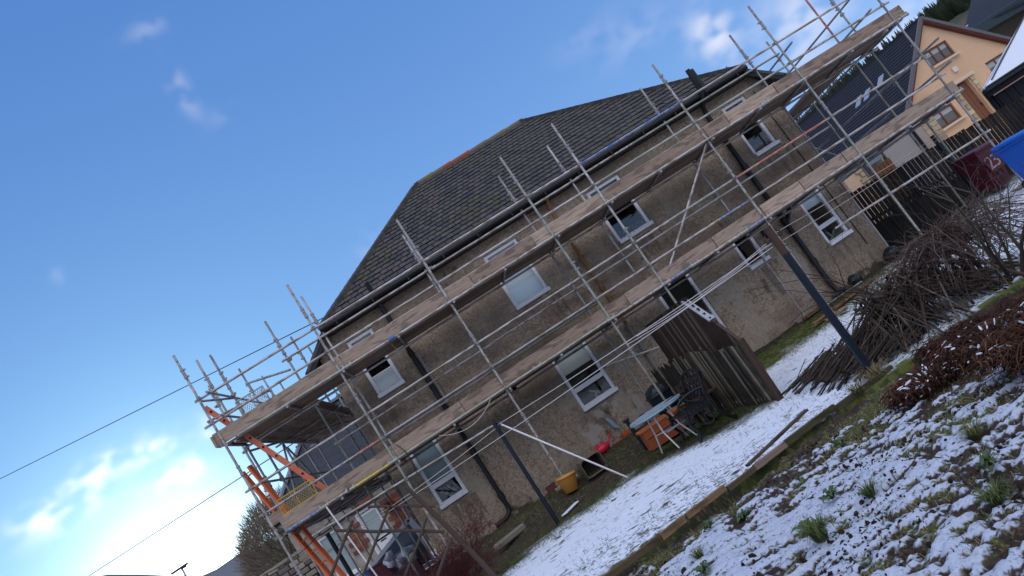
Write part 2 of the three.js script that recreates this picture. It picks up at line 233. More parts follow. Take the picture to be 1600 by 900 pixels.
{
  const t = tex(2048, 1305, (u, v) => {
    const x = mix(BX0, BX1, u), z = mix(BZ0, BZ1, v), s = bedCover(x, z), f = fbm(x * 30, z * 30, 3), ff = fbm(x * 90, z * 90, 2), gr = fbm(x * 2.4 + 20, z * 2.4, 3);
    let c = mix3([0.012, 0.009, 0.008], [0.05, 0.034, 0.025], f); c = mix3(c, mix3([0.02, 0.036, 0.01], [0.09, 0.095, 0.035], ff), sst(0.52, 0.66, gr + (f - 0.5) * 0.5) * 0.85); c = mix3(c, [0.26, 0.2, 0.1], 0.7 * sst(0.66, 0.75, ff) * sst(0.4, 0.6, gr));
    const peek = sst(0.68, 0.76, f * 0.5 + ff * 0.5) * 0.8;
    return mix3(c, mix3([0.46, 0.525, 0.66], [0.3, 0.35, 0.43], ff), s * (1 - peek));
  });
  const nx = 340, nz = 217, p = [], uv = [], idx = [];
  for (let j = 0; j <= nz; j++) for (let i = 0; i <= nx; i++) { const u = i / nx, v = j / nz, x = mix(BX0, BX1, u), z = mix(BZ0, BZ1, v); p.push(x, bedH(x, z), z); uv.push(u, v); }
  for (let j = 0; j < nz; j++) for (let i = 0; i < nx; i++) { const a = j * (nx + 1) + i; idx.push(a, a + nx + 1, a + 1, a + 1, a + nx + 1, a + nx + 2); }
  const g = new THREE.BufferGeometry(); g.setAttribute('position', new THREE.Float32BufferAttribute(p, 3)); g.setAttribute('uv', new THREE.Float32BufferAttribute(uv, 2)); g.setIndex(idx); g.computeVertexNormals();
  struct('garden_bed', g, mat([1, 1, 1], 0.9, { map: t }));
}
// ---------------------------------------------------------------- the harled house
const HX0 = -1.83, HX1 = 9.7, HZ = -8.0;
const house = thing('harled_house', 'two-storey brown rendered house with grey slate hipped roof behind the scaffolding', 'house', [0, 0, 0]);
const harlBump = tex(1024, 1024, (u, v) => { const a = tn(u, v, 130, 130, 2), b = tn(u, v, 60, 60, 3, 4); return 0.55 * a + 0.45 * b; }, false); harlBump.repeat.set(0.7, 0.7);
const wins = [ // x0, x1, sill, head, kind
  [-1.21, -0.60, 3.57, 4.9, 'sash'], [2.15, 2.98, 3.57, 4.9, 'blind'], [4.80, 5.65, 3.57, 4.9, 'dark'], [8.47, 9.10, 3.57, 4.9, 'dark'],
  [-1.32, -0.69, 1.03, 2.38, 'low blind'], [2.15, 2.99, 1.06, 2.38, 'half blind'], [6.83, 7.33, 1.58, 2.38, 'small'], [8.62, 9.21, 1.07, 2.38, 'net'], [4.82, 5.68, 0.06, 2.4, 'door']];
{
  const F = [0.33, 0.275, 0.215];
  const map = tex(2048, 1024, (u, v) => {
    const x = HX0 + u * 11.53, y = -0.3 + v * 5.8, g = fbm(x * 55, y * 55, 2), g2 = fbm(x * 22 + 9, y * 22, 3), b = fbm(x * 0.9 + 3, y * 0.9, 4), st = fbm(x * 3.4, y * 0.5 + 7, 4), w = fbm(x * 2.1 + 30, y * 2.1, 4);
    let c = mix3([0.205, 0.158, 0.113], [0.51, 0.4, 0.29], sst(0.2, 0.8, 0.55 * g + 0.45 * g2)); c = mix3(c, [0.62, 0.57, 0.5], 0.8 * sst(0.74, 0.86, fbm(x * 75 + 4, y * 75, 2)));
    c = mix3(c, [0.21, 0.165, 0.125], 0.55 * sst(0.48, 0.68, b)); c = mix3(c, [0.15, 0.12, 0.09], 0.15 * sst(0.58, 0.75, st)); c = mix3(c, [0.42, 0.37, 0.3], 0.5 * sst(0.6, 0.7, w) * (y < 2.3 ? 1 : 0.4));
    // grit and damp runs under sills, rising damp with moss at the foot
    for (const [x0, x1, y0] of wins) if (y0 > 0.5) { const dx = Math.min(x - x0 + 0.12, x1 + 0.12 - x), dd = y0 - 0.1 - y; if (dd > 0 && dd < 0.75 && dx > 0) { const q = fbm(x * 11, y * 1.6 + x0, 4); c = mix3(c, [0.11, 0.08, 0.06], 0.55 * sst(0.44, 0.62, q - dd * 0.25)); } }
    if (Math.abs(y - 2.9) < 0.9) c = mix3(c, [0.17, 0.125, 0.1], 0.45 * sst(0.5, 0.66, fbm(x * 1.5 + 60, y * 2.6, 4)));
    c = mix3(c, mix3([0.03, 0.045, 0.015], [0.05, 0.045, 0.035], g), 0.85 * sst(0.5, 0.62, fbm(x * 2.6, y * 2.6 + 50, 4) + sst(x < 3.8 ? 0.7 : 0.4, 0.0, y) * 0.38 - 0.31));
    if (Math.abs(x - 2.55) < 0.7 && y > 0.35 && y < 1.0) c = mix3(c, [0.44, 0.41, 0.37], 0.8 * sst(0.5, 0.62, fbm(x * 5, y * 5, 3)));
    return c;
  });
  const wallM = mat([1, 1, 1], 0.95, { map, bumpMap: harlBump, bumpScale: 0.02 });
  const sh = new THREE.Shape([[HX0, -0.35], [HX1, -0.35], [HX1, 4.85], [9.4, 5.28], [-1.5, 5.28], [HX0, 4.85]].map((p) => new THREE.Vector2(...p)));
  for (const [x0, x1, y0, y1] of wins) { const h = new THREE.Path(); h.moveTo(x0, y0); h.lineTo(x0, y1); h.lineTo(x1, y1); h.lineTo(x1, y0); h.closePath(); sh.holes.push(h); }
  const g = new THREE.ExtrudeGeometry(sh, { depth: 0.3, bevelEnabled: false }), p = g.attributes.position, uv = g.attributes.uv; g.translate(0, 0, -0.3);
  for (let i = 0; i < p.count; i++) { const n = Math.abs(g.attributes.normal.getZ(i)) > 0.5; uv.setXY(i, (p.getX(i) + (n ? 0 : p.getZ(i)) - HX0) / 11.53, (p.getY(i) + 0.3 + (n ? 0 : p.getZ(i))) / 5.8); }
  wallM.bumpMap = harlBump; harlBump.repeat.set(11.53 * 0.7, 5.8 * 0.7);
  mesh('wall', g, wallM, house);
  const sideM = mat([0.25, 0.21, 0.165], 0.95, { bumpMap: grainT, bumpScale: 0.02 });
  slab('wall', [[HX0, -0.35, -7.7], [HX0, -0.35, -0.3], [HX0, 4.82, -0.3], [HX0, 4.82, -7.7]], 0.3, sideM, house);
  slab('wall', [[HX1, -0.35, -0.3], [HX1, -0.35, -7.7], [HX1, 4.82, -7.7], [HX1, 4.82, -0.3]], 0.3, sideM, house);
  box('wall', 11.53, 5.35, 0.3, 3.935, 2.3, -7.85, sideM, house);
  box('floor', 10.9, 0.2, 7.3, 3.935, 2.75, -4.0, M.dark, house);
  // scored joint lines and a service conduit near the right corner
  box('conduit', 0.016, 4.2, 0.016, 9.33, 2.75, 0.02, mat([0.05, 0.045, 0.04], 0.8), house);
}
function window_(x0, x1, y0, y1, kind) {
  const w = x1 - x0, h = y1 - y0, cx = (x0 + x1) / 2, cy = (y0 + y1) / 2, root = new THREE.Group(); root.name = kind === 'door' ? 'glazed_door' : 'window'; root.position.set(cx, cy, -0.08); house.add(root);
  const f = 0.075, fr = M.upvc, z = 0;
  box('frame', f, h - 0.004, 0.09, -w / 2 + f / 2 + 0.002, 0, z, fr, root, 0.008); box('frame', f, h - 0.004, 0.09, w / 2 - f / 2 - 0.002, 0, z, fr, root, 0.008);
  box('frame', w - 2 * f - 0.004, f, 0.086, 0, h / 2 - f / 2 - 0.002, z, fr, root, 0.008); box('frame', w - 2 * f - 0.004, f, 0.086, 0, -h / 2 + f / 2 + 0.002, z, fr, root, 0.008);
  if (kind !== 'door') { box('sill', w + 0.012, 0.085, 0.13, 0, -h / 2 + 0.006, 0.105, fr, root, 0.012); for (const s of [-1, 1]) { const q = rod('drain_hole', [s * w * 0.36, -h / 2 + 0.035, 0.044], [s * w * 0.36, -h / 2 + 0.035, 0.049], 0.014, M.dark, root); } }
  const iw = w - 2 * f, low = -h / 2 + f, top = h / 2 - f;
  const pane = (a, b) => box('pane', iw, b - a, 0.006, 0, (a + b) / 2, -0.005, M.glass, root);
  const rail = (y, t = 0.085) => box('transom', iw - 0.002, t, 0.08, 0, y, z + 0.002, fr, root, 0.008);
  let split = null;
  if (kind === 'low blind' || kind === 'half blind' || kind === 'net') split = low + 0.3; if (kind === 'door') split = -0.08; if (kind === 'sash') split = low + 0.34;
  if (split !== null) { if (kind === 'sash') { rail(split, 0.03); } else rail(split + 0.05, 0.1); pane(low, split - (kind === 'sash' ? 0.016 : 0.001)); pane(split + (kind === 'sash' ? 0.016 : 0.101), top); } else pane(low, top);
  const bl = (a, b, m) => box('blind', iw + 0.08, b - a, 0.01, 0, (a + b) / 2, -0.075, m, root);
  if (kind === 'blind') bl(low, top, mat([0.62, 0.7, 0.73], 0.9)); if (kind === 'low blind') { bl(split + 0.05, top, mat([0.27, 0.34, 0.36], 0.9)); } if (kind === 'half blind') bl(split + 0.42, top, mat([0.56, 0.59, 0.55], 0.9));
  if (kind === 'net') bl(split + 0.52, top, mat([0.46, 0.55, 0.6], 0.9)); if (kind === 'sash') { bl(low, split - 0.01, M.cream); bl(top - 0.42, top, M.cream); }
  if (kind === 'dark') for (let k = 0; k < 1; k++) { const r = rng(k + Math.round(x0 * 10)); const mb = new MB(); for (let q = 0; q < 9; q++) mb.box(0.03 + r() * 0.05, 0.03 + r() * 0.08, 0.02, (q / 8 - 0.5) * iw * 0.9, low + 0.05 + r() * 0.12 + (k === 2 ? 0.55 : 0), -0.12 - k * 0.05, r(), r(), r()); mb.build('ornament', mat([0.1, 0.09, 0.08], 0.9), root); }
  if (kind === 'low blind' || kind === 'half blind' || kind === 'net') { const r = rng(Math.round(x0 * 77) + 500), mb = new MB(); for (let q = 0; q < 2; q++) mb.tube([V((r() - 0.5) * iw * 0.7, low, -0.12), V((r() - 0.5) * iw * 0.7, low + 0.1 + r() * 0.15, -0.14)], [0.035, 0.02], 6); mb.build('ornament', mat([0.16, 0.2, 0.19], 0.7), root); }
}
wins.forEach((w) => window_(...w));
// dark rooms behind the glass
for (const y of [0.35, 3.1]) box('partition', 11.0, 0.02, 0.02, 3.93, y, -3.2, M.dark, house);
box('partition', 10.9, 5.0, 0.1, 3.93, 2.4, -2.6, mat([0.02, 0.02, 0.022], 0.9), house);

// roof: hipped, rear slope seen, its tiles laid one by one
const RZ = -4, RY = 8.3, RXL = 2.25, RXR = 5.65, EZ = 0.26, EY = 5.37, sR = (RY - EY) / (EZ - RZ), sS = 0.8;
const eaveL = RXL - (RY - EY) / sS, eaveR = RXR + (RY - EY) / sS; // -1.41, 9.31
{
  const under = mat([0.015, 0.015, 0.016], 0.95), hipM = mat([0.085, 0.085, 0.095], 0.75, { bumpMap: grainT, bumpScale: 0.01 });
  const dn = (p) => [p[0], p[1] - 0.02, p[2]];
  slab('roof_slope', [[eaveL, EY, EZ], [eaveR, EY, EZ], [RXR, RY, RZ], [RXL, RY, RZ]].map(dn), 0.06, under, house);
  const bz = -8.3, by = 5.37, lx = -2.15, ly = RY - sS * (RXL - lx), rx = 10.05, ry = RY - sS * (rx - RXR);
  slab('roof_slope', [[eaveR, by, bz], [eaveL, by, bz], [RXL, RY, RZ], [RXR, RY, RZ]], 0.06, hipM, house);
  slab('roof_slope', [[lx, ly, bz], [lx, ly, EZ], [eaveL, EY, EZ], [RXL, RY, RZ], [eaveL, by, bz]].map((p, i) => (i === 4 ? [eaveL, by, bz] : p)), 0.07, hipM, house);
  slab('roof_slope', [[rx, ry, EZ], [rx, ry, bz], [eaveR, by, bz], [RXR, RY, RZ], [eaveR, EY, EZ]], 0.07, hipM, house);
  bar('barge_board', [eaveL, EY - 0.1, EZ - 0.03], [lx, ly - 0.1, EZ - 0.03], 0.04, 0.16, M.black, house); bar('barge_board', [eaveR, EY - 0.1, EZ - 0.03], [rx, ry - 0.1, EZ - 0.03], 0.04, 0.16, M.black, house);
  // slates
  const r = rng(5), SL = Math.hypot(RY - EY, EZ - RZ), rows = 21, ex = SL / rows, ang = Math.atan2(RY - EY, EZ - RZ);
  const slateM = [[0.075, 0.068, 0.068], [0.058, 0.055, 0.058], [0.095, 0.084, 0.08], [0.075, 0.072, 0.055], [0.046, 0.045, 0.05], [0.09, 0.072, 0.066]].map((c, i) => { const t = tex(128, 128, (u, v) => mix3(c, [0.045, 0.045, 0.045], 0.7 * sst(0.4, 0.7, tn(u, v, 9, 9, 4, i * 3)))); t.repeat.set(3, 3); return mat([1, 1, 1], 0.65, { map: t, bumpMap: grainT, bumpScale: 0.004 }); });
  const mossM = mat([0.065, 0.066, 0.045], 0.95, { bumpMap: grainT, bumpScale: 0.01 }), w0 = 0.17, geos = [0.159, 0.155, 0.162].map((w) => boxGeo(w, 0.012, ex + 0.06));
  const list = [];
  for (let k = 0; k < rows; k++) {
    const s = (k + 0.5) * ex, t = s / SL, xl = mix(eaveL, RXL, t), xr = mix(eaveR, RXR, t), off = (k % 2) * w0 / 2 + r() * 0.04;
    for (let x = xl - w0 + off; x < xr + w0; x += w0) { const c = x + w0 / 2; if (c - 0.08 < xl || c + 0.08 > xr) { const cut = Math.min(c + 0.082, xr) - Math.max(c - 0.082, xl); if (cut < 0.03) continue; list.push([(Math.max(c - 0.082, xl) + Math.min(c + 0.082, xr)) / 2, s, r(), cut]); } else list.push([c + (r() - 0.5) * 0.008, s, r(), 0]); }
  }
  const up = V(0, Math.sin(ang), -Math.cos(ang)), nn = V(0, Math.cos(ang), Math.sin(ang)); const place = (o, [c, s, q, cut]) => { o.position.set(c, EY, EZ).addScaledVector(up, s - 0.03).addScaledVector(nn, 0.03 + q * 0.008); o.rotation.set(ang - 0.1 + (q - 0.5) * 0.03, (q * 7 % 1 - 0.5) * 0.012, 0); if (cut) o.scale.x = cut / 0.163; };
  list.forEach((e) => { e.d = Math.hypot(e[0] - 0, e[1] * 0.83 + 16.2); }); list.sort((a, b) => a.d - b.d);
  const rest = slateM.map(() => []);
  list.forEach((e, i) => {
    const q = e[2], moss = fbm(e[0] * 0.7, e[1] * 0.7 + 3, 3) + e[1] / SL * 0.14 > 0.6 && q > 0.62, mi = Math.floor(q * 5.99), g = e[3] ? geos[0] : geos[Math.floor(q * 977) % 3];
    if (i < 300) { const o = mesh('slate', g, moss ? mossM : slateM[mi], house); place(o, e); }
    else { const o = new THREE.Object3D(); place(o, e); o.updateMatrix(); const c = g.clone().applyMatrix4(o.matrix); rest[moss ? 3 : mi].push(c); }
  });
  rest.forEach((gs, i) => { if (gs.length) mesh('slates', mergeGeometries(gs), slateM[i], house).userData.kind = 'stuff'; });
  // ridge and hip tiles
  const hr = new THREE.CylinderGeometry(0.1, 0.11, 0.3, 12, 1); hr.rotateZ(Math.PI / 2);
  const ridM = mat([0.15, 0.13, 0.1], 0.9, { bumpMap: grainT, bumpScale: 0.01 }), ridMoss = mat([0.16, 0.14, 0.07], 0.95), ridR = mat([0.26, 0.075, 0.05], 0.8);
  for (let k = 0; k < 12; k++) { const x = RXL + 0.12 + k * 0.287; const o = mesh('ridge_tile', hr, k >= 3 && k <= 5 ? ridR : k % 4 === 1 ? ridMoss : ridM, house); o.position.set(x, RY + 0.0 + (k % 2) * 0.008, RZ); }
  for (const [a, b] of [[[RXL, RY, RZ], [eaveL, EY, EZ]], [[RXR, RY, RZ], [eaveR, EY, EZ]]]) { const A = P(a), B = P(b), n = 26; for (let k = 0; k < n; k++) { const p0 = A.clone().lerp(B, k / n), p1 = A.clone().lerp(B, (k + 1.06) / n); bar('hip_slate', p0.add(V(0, 0.035, 0)), p1.add(V(0, 0.042, 0)), 0.24, 0.1, slateM[k % 6], house); } }
  // gutter, fascia, pipes
  const gut = new THREE.CylinderGeometry(0.062, 0.062, eaveR - eaveL + 0.16, 12, 1, true, 0, Math.PI); gut.rotateZ(Math.PI / 2); gut.rotateX(Math.PI / 2); const gm = mat([0.014, 0.014, 0.016], 0.4, { side: THREE.DoubleSide });
  mesh('gutter', gut, gm, house).position.set((eaveL + eaveR) / 2, 5.345, 0.275); box('fascia', eaveR - eaveL, 0.2, 0.03, (eaveL + eaveR) / 2, 5.27, 0.19, M.black, house); box('soffit', eaveR - eaveL, 0.02, 0.19, (eaveL + eaveR) / 2, 5.17 + 0.015, 0.09, M.black, house);
  for (let k = 0; k < 13; k++) box('gutter_bracket', 0.03, 0.1, 0.03, eaveL + 0.3 + k * 0.85, 5.3, 0.335, M.black, house);
}
function pipe(pts, r, m, name = 'downpipe') { const mb = new MB(); mb.tube(pts.map(P), r, 10); return mb.build(name, m, house); }
{
  const px = -0.19; pipe([[px, 5.68, 0.33], [px, 5.2, 0.2], [px, 5.05, 0.09], [px, 0.35, 0.09], [px - 0.02, 0.24, 0.1], [px - 0.14, 0.16, 0.14], [px - 0.4, 0.15, 0.16]], 0.05, M.black);
  for (const y of [4.6, 3.9, 2.45, 1.55, 0.5]) rod('pipe_collar', [px, y, 0.09], [px, y + 0.13, 0.09], 0.066, M.black, house);
  pipe([[px + 0.1, 2.6, 0.07], [px + 0.1, 3.9, 0.07]], 0.03, mat([0.3, 0.28, 0.26], 0.7));
  const rx = 8.07; pipe([[rx + 0.1, 5.95, 0.4], [rx + 0.08, 5.35, 0.37], [rx + 0.02, 5.1, 0.12], [rx, 4.9, 0.09], [rx, 0.4, 0.09], [rx + 0.02, 0.2, 0.12], [rx + 0.14, 0.14, 0.22]], 0.055, M.black);
  for (const y of [4.2, 3.4, 2.2, 1.95, 0.9]) rod('pipe_collar', [rx, y, 0.09], [rx, y + 0.14, 0.09], 0.074, M.black, house);
  pipe([[rx + 0.02, 2.0, 0.12], [rx + 0.25, 2.22, 0.12], [rx + 0.27, 2.3, 0.02]], 0.05, M.black, 'waste_pipe');
  rod('soil_stack', [rx + 0.18, 5.3, 0.34], [rx + 0.18, 5.92, 0.34], 0.07, M.black, house);
  const bm = mat([0.27, 0.14, 0.06], 0.75), bg = mat([0.26, 0.24, 0.22], 0.8); pipe([[3.98, 5.25, 0.24], [3.95, 5.02, 0.09], [3.9, 4.6, 0.09], [3.9, 2.0, 0.09]], 0.036, bm); pipe([[3.9, 2.06, 0.085], [3.9, 0.1, 0.085]], 0.046, bg); for (const y of [2.9, 1.3]) rod('pipe_collar', [3.9, y, 0.09], [3.9, y + 0.1, 0.09], 0.056, mat([0.17, 0.09, 0.05], 0.8), house);
  // vent pipe through the wall, security light, outside tap
  const vt = new THREE.CylinderGeometry(0.055, 0.055, 0.16, 16, 1, true); vt.rotateX(Math.PI / 2); mesh('vent_pipe', vt, mat([0.6, 0.57, 0.52], 0.6, { side: THREE.DoubleSide }), house).position.set(1.2, 2.2, 0.08); rod('vent_hole', [1.2, 2.2, 0.001], [1.2, 2.2, 0.004], 0.056, M.dark, house);
  box('security_light', 0.16, 0.12, 0.09, 7.55, 2.08, 0.12, M.navy, house, 0.015); box('security_light', 0.07, 0.07, 0.12, 7.56, 1.97, 0.1, M.navy, house, 0.01);
  rod('tap', [2.42, 0.78, 0], [2.42, 0.78, 0.07], 0.014, mat([0.4, 0.3, 0.12], 0.4, { metalness: 0.8 }), house); rod('tap', [2.42, 0.79, 0.06], [2.42, 0.7, 0.075], 0.011, mat([0.4, 0.3, 0.12], 0.4, { metalness: 0.8 }), house);
  const lag = new MB(); lag.tube([V(2.44, 0.68, 0.06), V(2.47, 0.6, 0.08), V(2.5, 0.46, 0.07), V(2.55, 0.4, 0.06)], [0.03, 0.05, 0.055, 0.03], 8); lag.build('pipe_lagging', mat([0.25, 0.36, 0.46], 0.8), house);
  const hose = new MB(); hose.tube([V(2.55, 0.42, 0.07), V(2.6, 0.25, 0.12), V(2.55, 0.08, 0.2), V(2.4, -0.02, 0.32)], 0.011, 6); hose.build('hose', mat([0.4, 0.27, 0.1], 0.6), house);
}
// ---------------------------------------------------------------- the scaffolding
const scaf = thing('scaffold', 'two-lift tube scaffolding with timber decks and toe boards around the house', 'scaffold');
const TR = 0.0242, SX = [-3.92, -1.47, 0.97, 3.385, 4.65, 7.14, 9.63, 12.1], ZO = 1.35, ZI = 0.24;
const couplerG = (() => { const c = new THREE.CylinderGeometry(0.037, 0.037, 0.062, 10), b = new THREE.BoxGeometry(0.075, 0.05, 0.032), n = new THREE.CylinderGeometry(0.01, 0.01, 0.07, 6); b.translate(0.03, 0, 0.03); n.rotateX(Math.PI / 2); n.translate(0.05, 0.012, 0.04); const n2_ = n.clone(); n2_.translate(-0.085, -0.012, -0.02); return mergeGeometries([c, b, n, n2_].map((g) => (g.index ? g.toNonIndexed() : g))); })();
const sleeveG = (() => { const c = new THREE.CylinderGeometry(0.031, 0.031, 0.2, 10), a = new THREE.CylinderGeometry(0.038, 0.038, 0.04, 10), b = a.clone(), n = new THREE.BoxGeometry(0.06, 0.03, 0.03); a.translate(0, 0.075, 0); b.translate(0, -0.075, 0); n.translate(0.035, 0.075, 0); const n3_ = n.clone(); n3_.translate(0, -0.15, 0); return mergeGeometries([c, a, b, n, n3_].map((g) => g.toNonIndexed())); })();
let nCoup = 0; const rs = rng(31);
function coupler(x, y, z, m = M.clamp) { if (nCoup >= 298) return; nCoup++; const o = mesh('coupler', couplerG, m, scaf); o.position.set(x, y, z); o.rotation.y = rs() * 6.28; }
function sleeve(x, y, z) { const o = mesh('sleeve_coupler', sleeveG, M.galv2, scaf); o.position.set(x, y, z); o.rotation.y = rs() * 6.28; }
function basePlate(x, z, y) { box('base_plate', 0.15, 0.008, 0.15, x, y + 0.05, z, M.galv2, scaf); box('sole_board', 0.5, 0.04, 0.22, x, y + 0.022, z, M.boardC, scaf); }
const tb = (name, a, b, m) => rod(name, a, b, TR, m, scaf);
// uprights of the outer row
const om = [M.galv, M.galv, M.galv, M.green, M.green, M.galv, M.green, M.galv2];
SX.forEach((x, i) => {
  const g0 = lawnH(Math.min(x, 13.5), ZO) + 0.06, js = [1.55, 3.55, 5.68].map((v) => v + (rs() - 0.5) * 0.3);
  const cuts = [g0, js[0], js[1], js[2], 6.19 + (rs() - 0.5) * 0.05]; for (let k = 0; k < 4; k++) tb('standard', [x, cuts[k], ZO], [x, cuts[k + 1], ZO], k === 1 && (i === 1 || i === 3) ? M.green : k === 2 && i === 4 ? M.pale : om[(i + (k === 3 ? 1 : 0)) % 8]);
  js.forEach((y) => sleeve(x, y, ZO)); basePlate(x, ZO, g0 - 0.06);
  for (const y of [5.2, 4.68, 4.22, 3.27, 2.74, 2.26]) coupler(x, y, ZO);
});
tb('standard', [0.97, 4.05, ZO - 0.055], [0.965, 5.75, ZO - 0.055], M.pale); for (const y of [4.4, 5.5, 5.0]) coupler(0.97, y, ZO - 0.03);
// uprights of the inner row
const inner = [[-3.87, -0.1, 6.17], [-3.64, 2.3, 6.17, 0.03], [-2.36, -0.1, 6.17, 0.05], [-1.46, 2.5, 6.17], [0.97, 0, 6.15, ZI, 4.15], [3.37, 2.55, 6.17], [3.36, 0, 2.3], [4.63, 2.86, 6.18], [7.11, 0, 6.2], [9.55, 0, 6.17], [12.05, 0, 6.15], [-4.02, 2.4, 5.62, -0.1]];
inner.forEach(([x, y0, y1, z = ZI, a], i) => { const m = [M.galv, M.galv2, M.green, M.pale][i % 4]; y0 = Math.max(y0, y0 < 0.5 ? lawnH(Math.min(x, 13), z) + 0.06 : y0); if (a) { y1 = y1; y0 = a; } tb('standard', [x, y0, z], [x, y1, z], m); if (y0 < 0.6) { basePlate(x, z, y0 - 0.06); } for (const y of [5.45, 5.65, 3.35]) if (y > y0 && y < y1) sleeve(x, y, z); for (const y of [5.21, 4.68, 4.12, 3.22, 2.8]) if (y > y0 && y < y1) coupler(x, y, z); });
// tubes along the wall: y, z, [x0, x1, paint]...
const G = M.galv, G2 = M.galv2, GN = M.green;
const runs = [
  [5.2, 1.3, [[-4.02, 1.1, G], [0.9, 4.7, G], [4.62, 7.25, M.blue, 1], [7.1, 12.3, G]]], [4.68, 1.3, [[-4.1, -0.2, G], [-0.3, 4.9, G], [4.8, 9.9, GN], [9.7, 12.3, G]]],
  [4.22, 1.405, [[-3.6, -1.3, GN], [-1.4, 1.6, G], [1.5, 4.75, G], [4.6, 8.6, G], [8.5, 12.3, G]]], [5.21, 0.3, [[-2.45, 1.2, G], [1.1, 4.8, G], [4.7, 6.2, G], [6.1, 10.2, GN]]], [4.68, 0.3, [[-2.3, 2.6, G], [2.5, 4.7, M.pale, 1], [4.65, 9.7, GN]]],
  [3.27, 1.3, [[-4.05, 2.2, G], [2.1, 5.5, G], [5.4, 7.2, GN], [7.15, 9.7, M.red, 1], [9.6, 12.25, G]]], [2.74, 1.3, [[-4.05, -2.0, G2], [-2.0, -1.45, M.red], [-1.4, 3.4, G2], [3.3, 6.5, G], [6.4, 7.2, M.blue, 1], [7.1, 12.3, G]]],
  [2.26, 1.405, [[-3.75, -2.95, M.blue], [-2.95, -2.4, G2], [-2.4, -1.5, M.yellow], [-1.45, 1.7, GN], [1.6, 3.4, GN], [3.35, 4.7, G], [4.7, 5.4, M.blue], [5.35, 6.6, G], [6.5, 7.2, M.blue], [7.15, 9.5, G], [9.4, 12.2, G]]],
  [3.22, 0.3, [[-2.4, 1.3, G], [1.2, 3.5, G], [3.4, 7.2, M.pale], [7.1, 10.1, M.pale]]], [2.8, 0.3, [[-2.4, 2.4, G2], [2.3, 6.4, G], [6.4, 7.2, M.yellow], [7.1, 10.2, G]]], [2.74, 0.19, [[-1.5, 0.9, M.pale], [0.8, 3.6, GN]]],
  [4.12, 0.3, [[-3.9, 0.4, M.pale], [0.3, 4.6, G], [4.5, 9.0, G], [8.9, 12.2, G]]], [2.16, 0.3, [[-3.9, 1.5, G2], [1.4, 6.2, G2], [6.1, 12.1, G2]]],
];
for (const [y, z, segs] of runs) for (const [x0, x1, m] of segs) { tb(y === 4.22 || y === 2.26 || y === 4.12 || y === 2.16 ? 'ledger' : 'guard_rail', [x0, y + (rs() - 0.5) * 0.015, z + (rs() - 0.5) * 0.01], [x1, y + (rs() - 0.5) * 0.015, z], m); if (z > 1.35) { const o = mesh('sleeve_coupler', sleeveG, rs() < 0.4 ? GN : G, scaf); o.position.set(x1, y, z); o.rotation.z = Math.PI / 2; } }
tb('ledger', [-3.42, 1.94, 1.3], [0.5, 1.8, 1.3], G); tb('ledger', [8.25, 1.33, 1.3], [12.3, 1.25, 1.3], G); coupler(-1.47, 1.86, ZO); coupler(9.63, 1.3, ZO); coupler(12.1, 1.26, ZO);
tb('guard_rail', [12.16, 3.31, -2.5], [12.16, 3.37, 1.95], G2); tb('guard_rail', [12.16, 2.76, -2.5], [12.16, 2.85, 1.84], G2); tb('brace', [7.19, 4.25, 1.28], [4.66, 2.24, 1.28], G); tb('tie_tube', [2.84, 1.6, 0.55], [4.1, 1.27, 0.95], GN); coupler(3.37, 1.46, 0.7);
// cross tubes under the decks
for (const x of [-3.86, -2.6, -1.4, -0.2, 1.03, 2.2, 3.45, 4.72, 5.9, 7.2, 8.4, 9.56, 10.8, 12.03]) { tb('transom', [x, 4.165, 0.12], [x, 4.165, 1.5], G2); tb('transom', [x, 2.205, 0.12], [x, 2.205, 1.48], G2); }
// deck boards, five wide, and the toe boards along the edge
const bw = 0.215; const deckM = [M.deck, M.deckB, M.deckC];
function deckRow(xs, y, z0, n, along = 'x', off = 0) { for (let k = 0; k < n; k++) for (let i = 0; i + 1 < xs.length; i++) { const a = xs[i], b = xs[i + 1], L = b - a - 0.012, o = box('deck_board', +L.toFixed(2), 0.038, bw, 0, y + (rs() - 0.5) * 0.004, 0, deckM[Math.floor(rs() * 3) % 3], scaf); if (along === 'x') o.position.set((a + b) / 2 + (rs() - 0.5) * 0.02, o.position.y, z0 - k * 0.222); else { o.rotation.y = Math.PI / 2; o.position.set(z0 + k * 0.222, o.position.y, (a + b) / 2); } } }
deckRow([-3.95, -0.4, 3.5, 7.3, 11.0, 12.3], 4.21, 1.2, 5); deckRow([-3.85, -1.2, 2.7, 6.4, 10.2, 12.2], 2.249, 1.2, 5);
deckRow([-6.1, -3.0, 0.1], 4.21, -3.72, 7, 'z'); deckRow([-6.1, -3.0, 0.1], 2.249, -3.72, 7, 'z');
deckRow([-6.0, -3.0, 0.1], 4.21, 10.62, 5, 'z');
function toe(x0, x1, y, m, z = 1.325, h = 0.25) { const L = +(x1 - x0 - 0.01).toFixed(2), o = box('toe_board', L, h, 0.038, (x0 + x1) / 2, y + h / 2, z, m, scaf); o.rotation.z = (rs() - 0.5) * 0.004; }
[[-4.05, -1.35, M.board], [-1.34, 1.55, M.board], [1.56, 3.0, M.boardC], [3.0, 4.65, M.boardB], [4.66, 7.2, M.boardC], [7.21, 7.75, M.boardC], [7.76, 9.0, M.boardB], [9.01, 12.42, M.boardC]].forEach(([a, b, m]) => toe(a, b, 4.245, m, 1.318));
[[-3.78, -1.4, M.board], [-1.4, 0.1, M.board], [0.11, 3.885, M.boardC], [3.89, 6.0, M.board], [6.01, 7.2, M.board], [7.21, 8.2, M.boardB], [8.21, 9.3, M.board], [9.31, 12.3, M.board]].forEach(([a, b, m]) => toe(a, b, 2.285, m, 1.318));
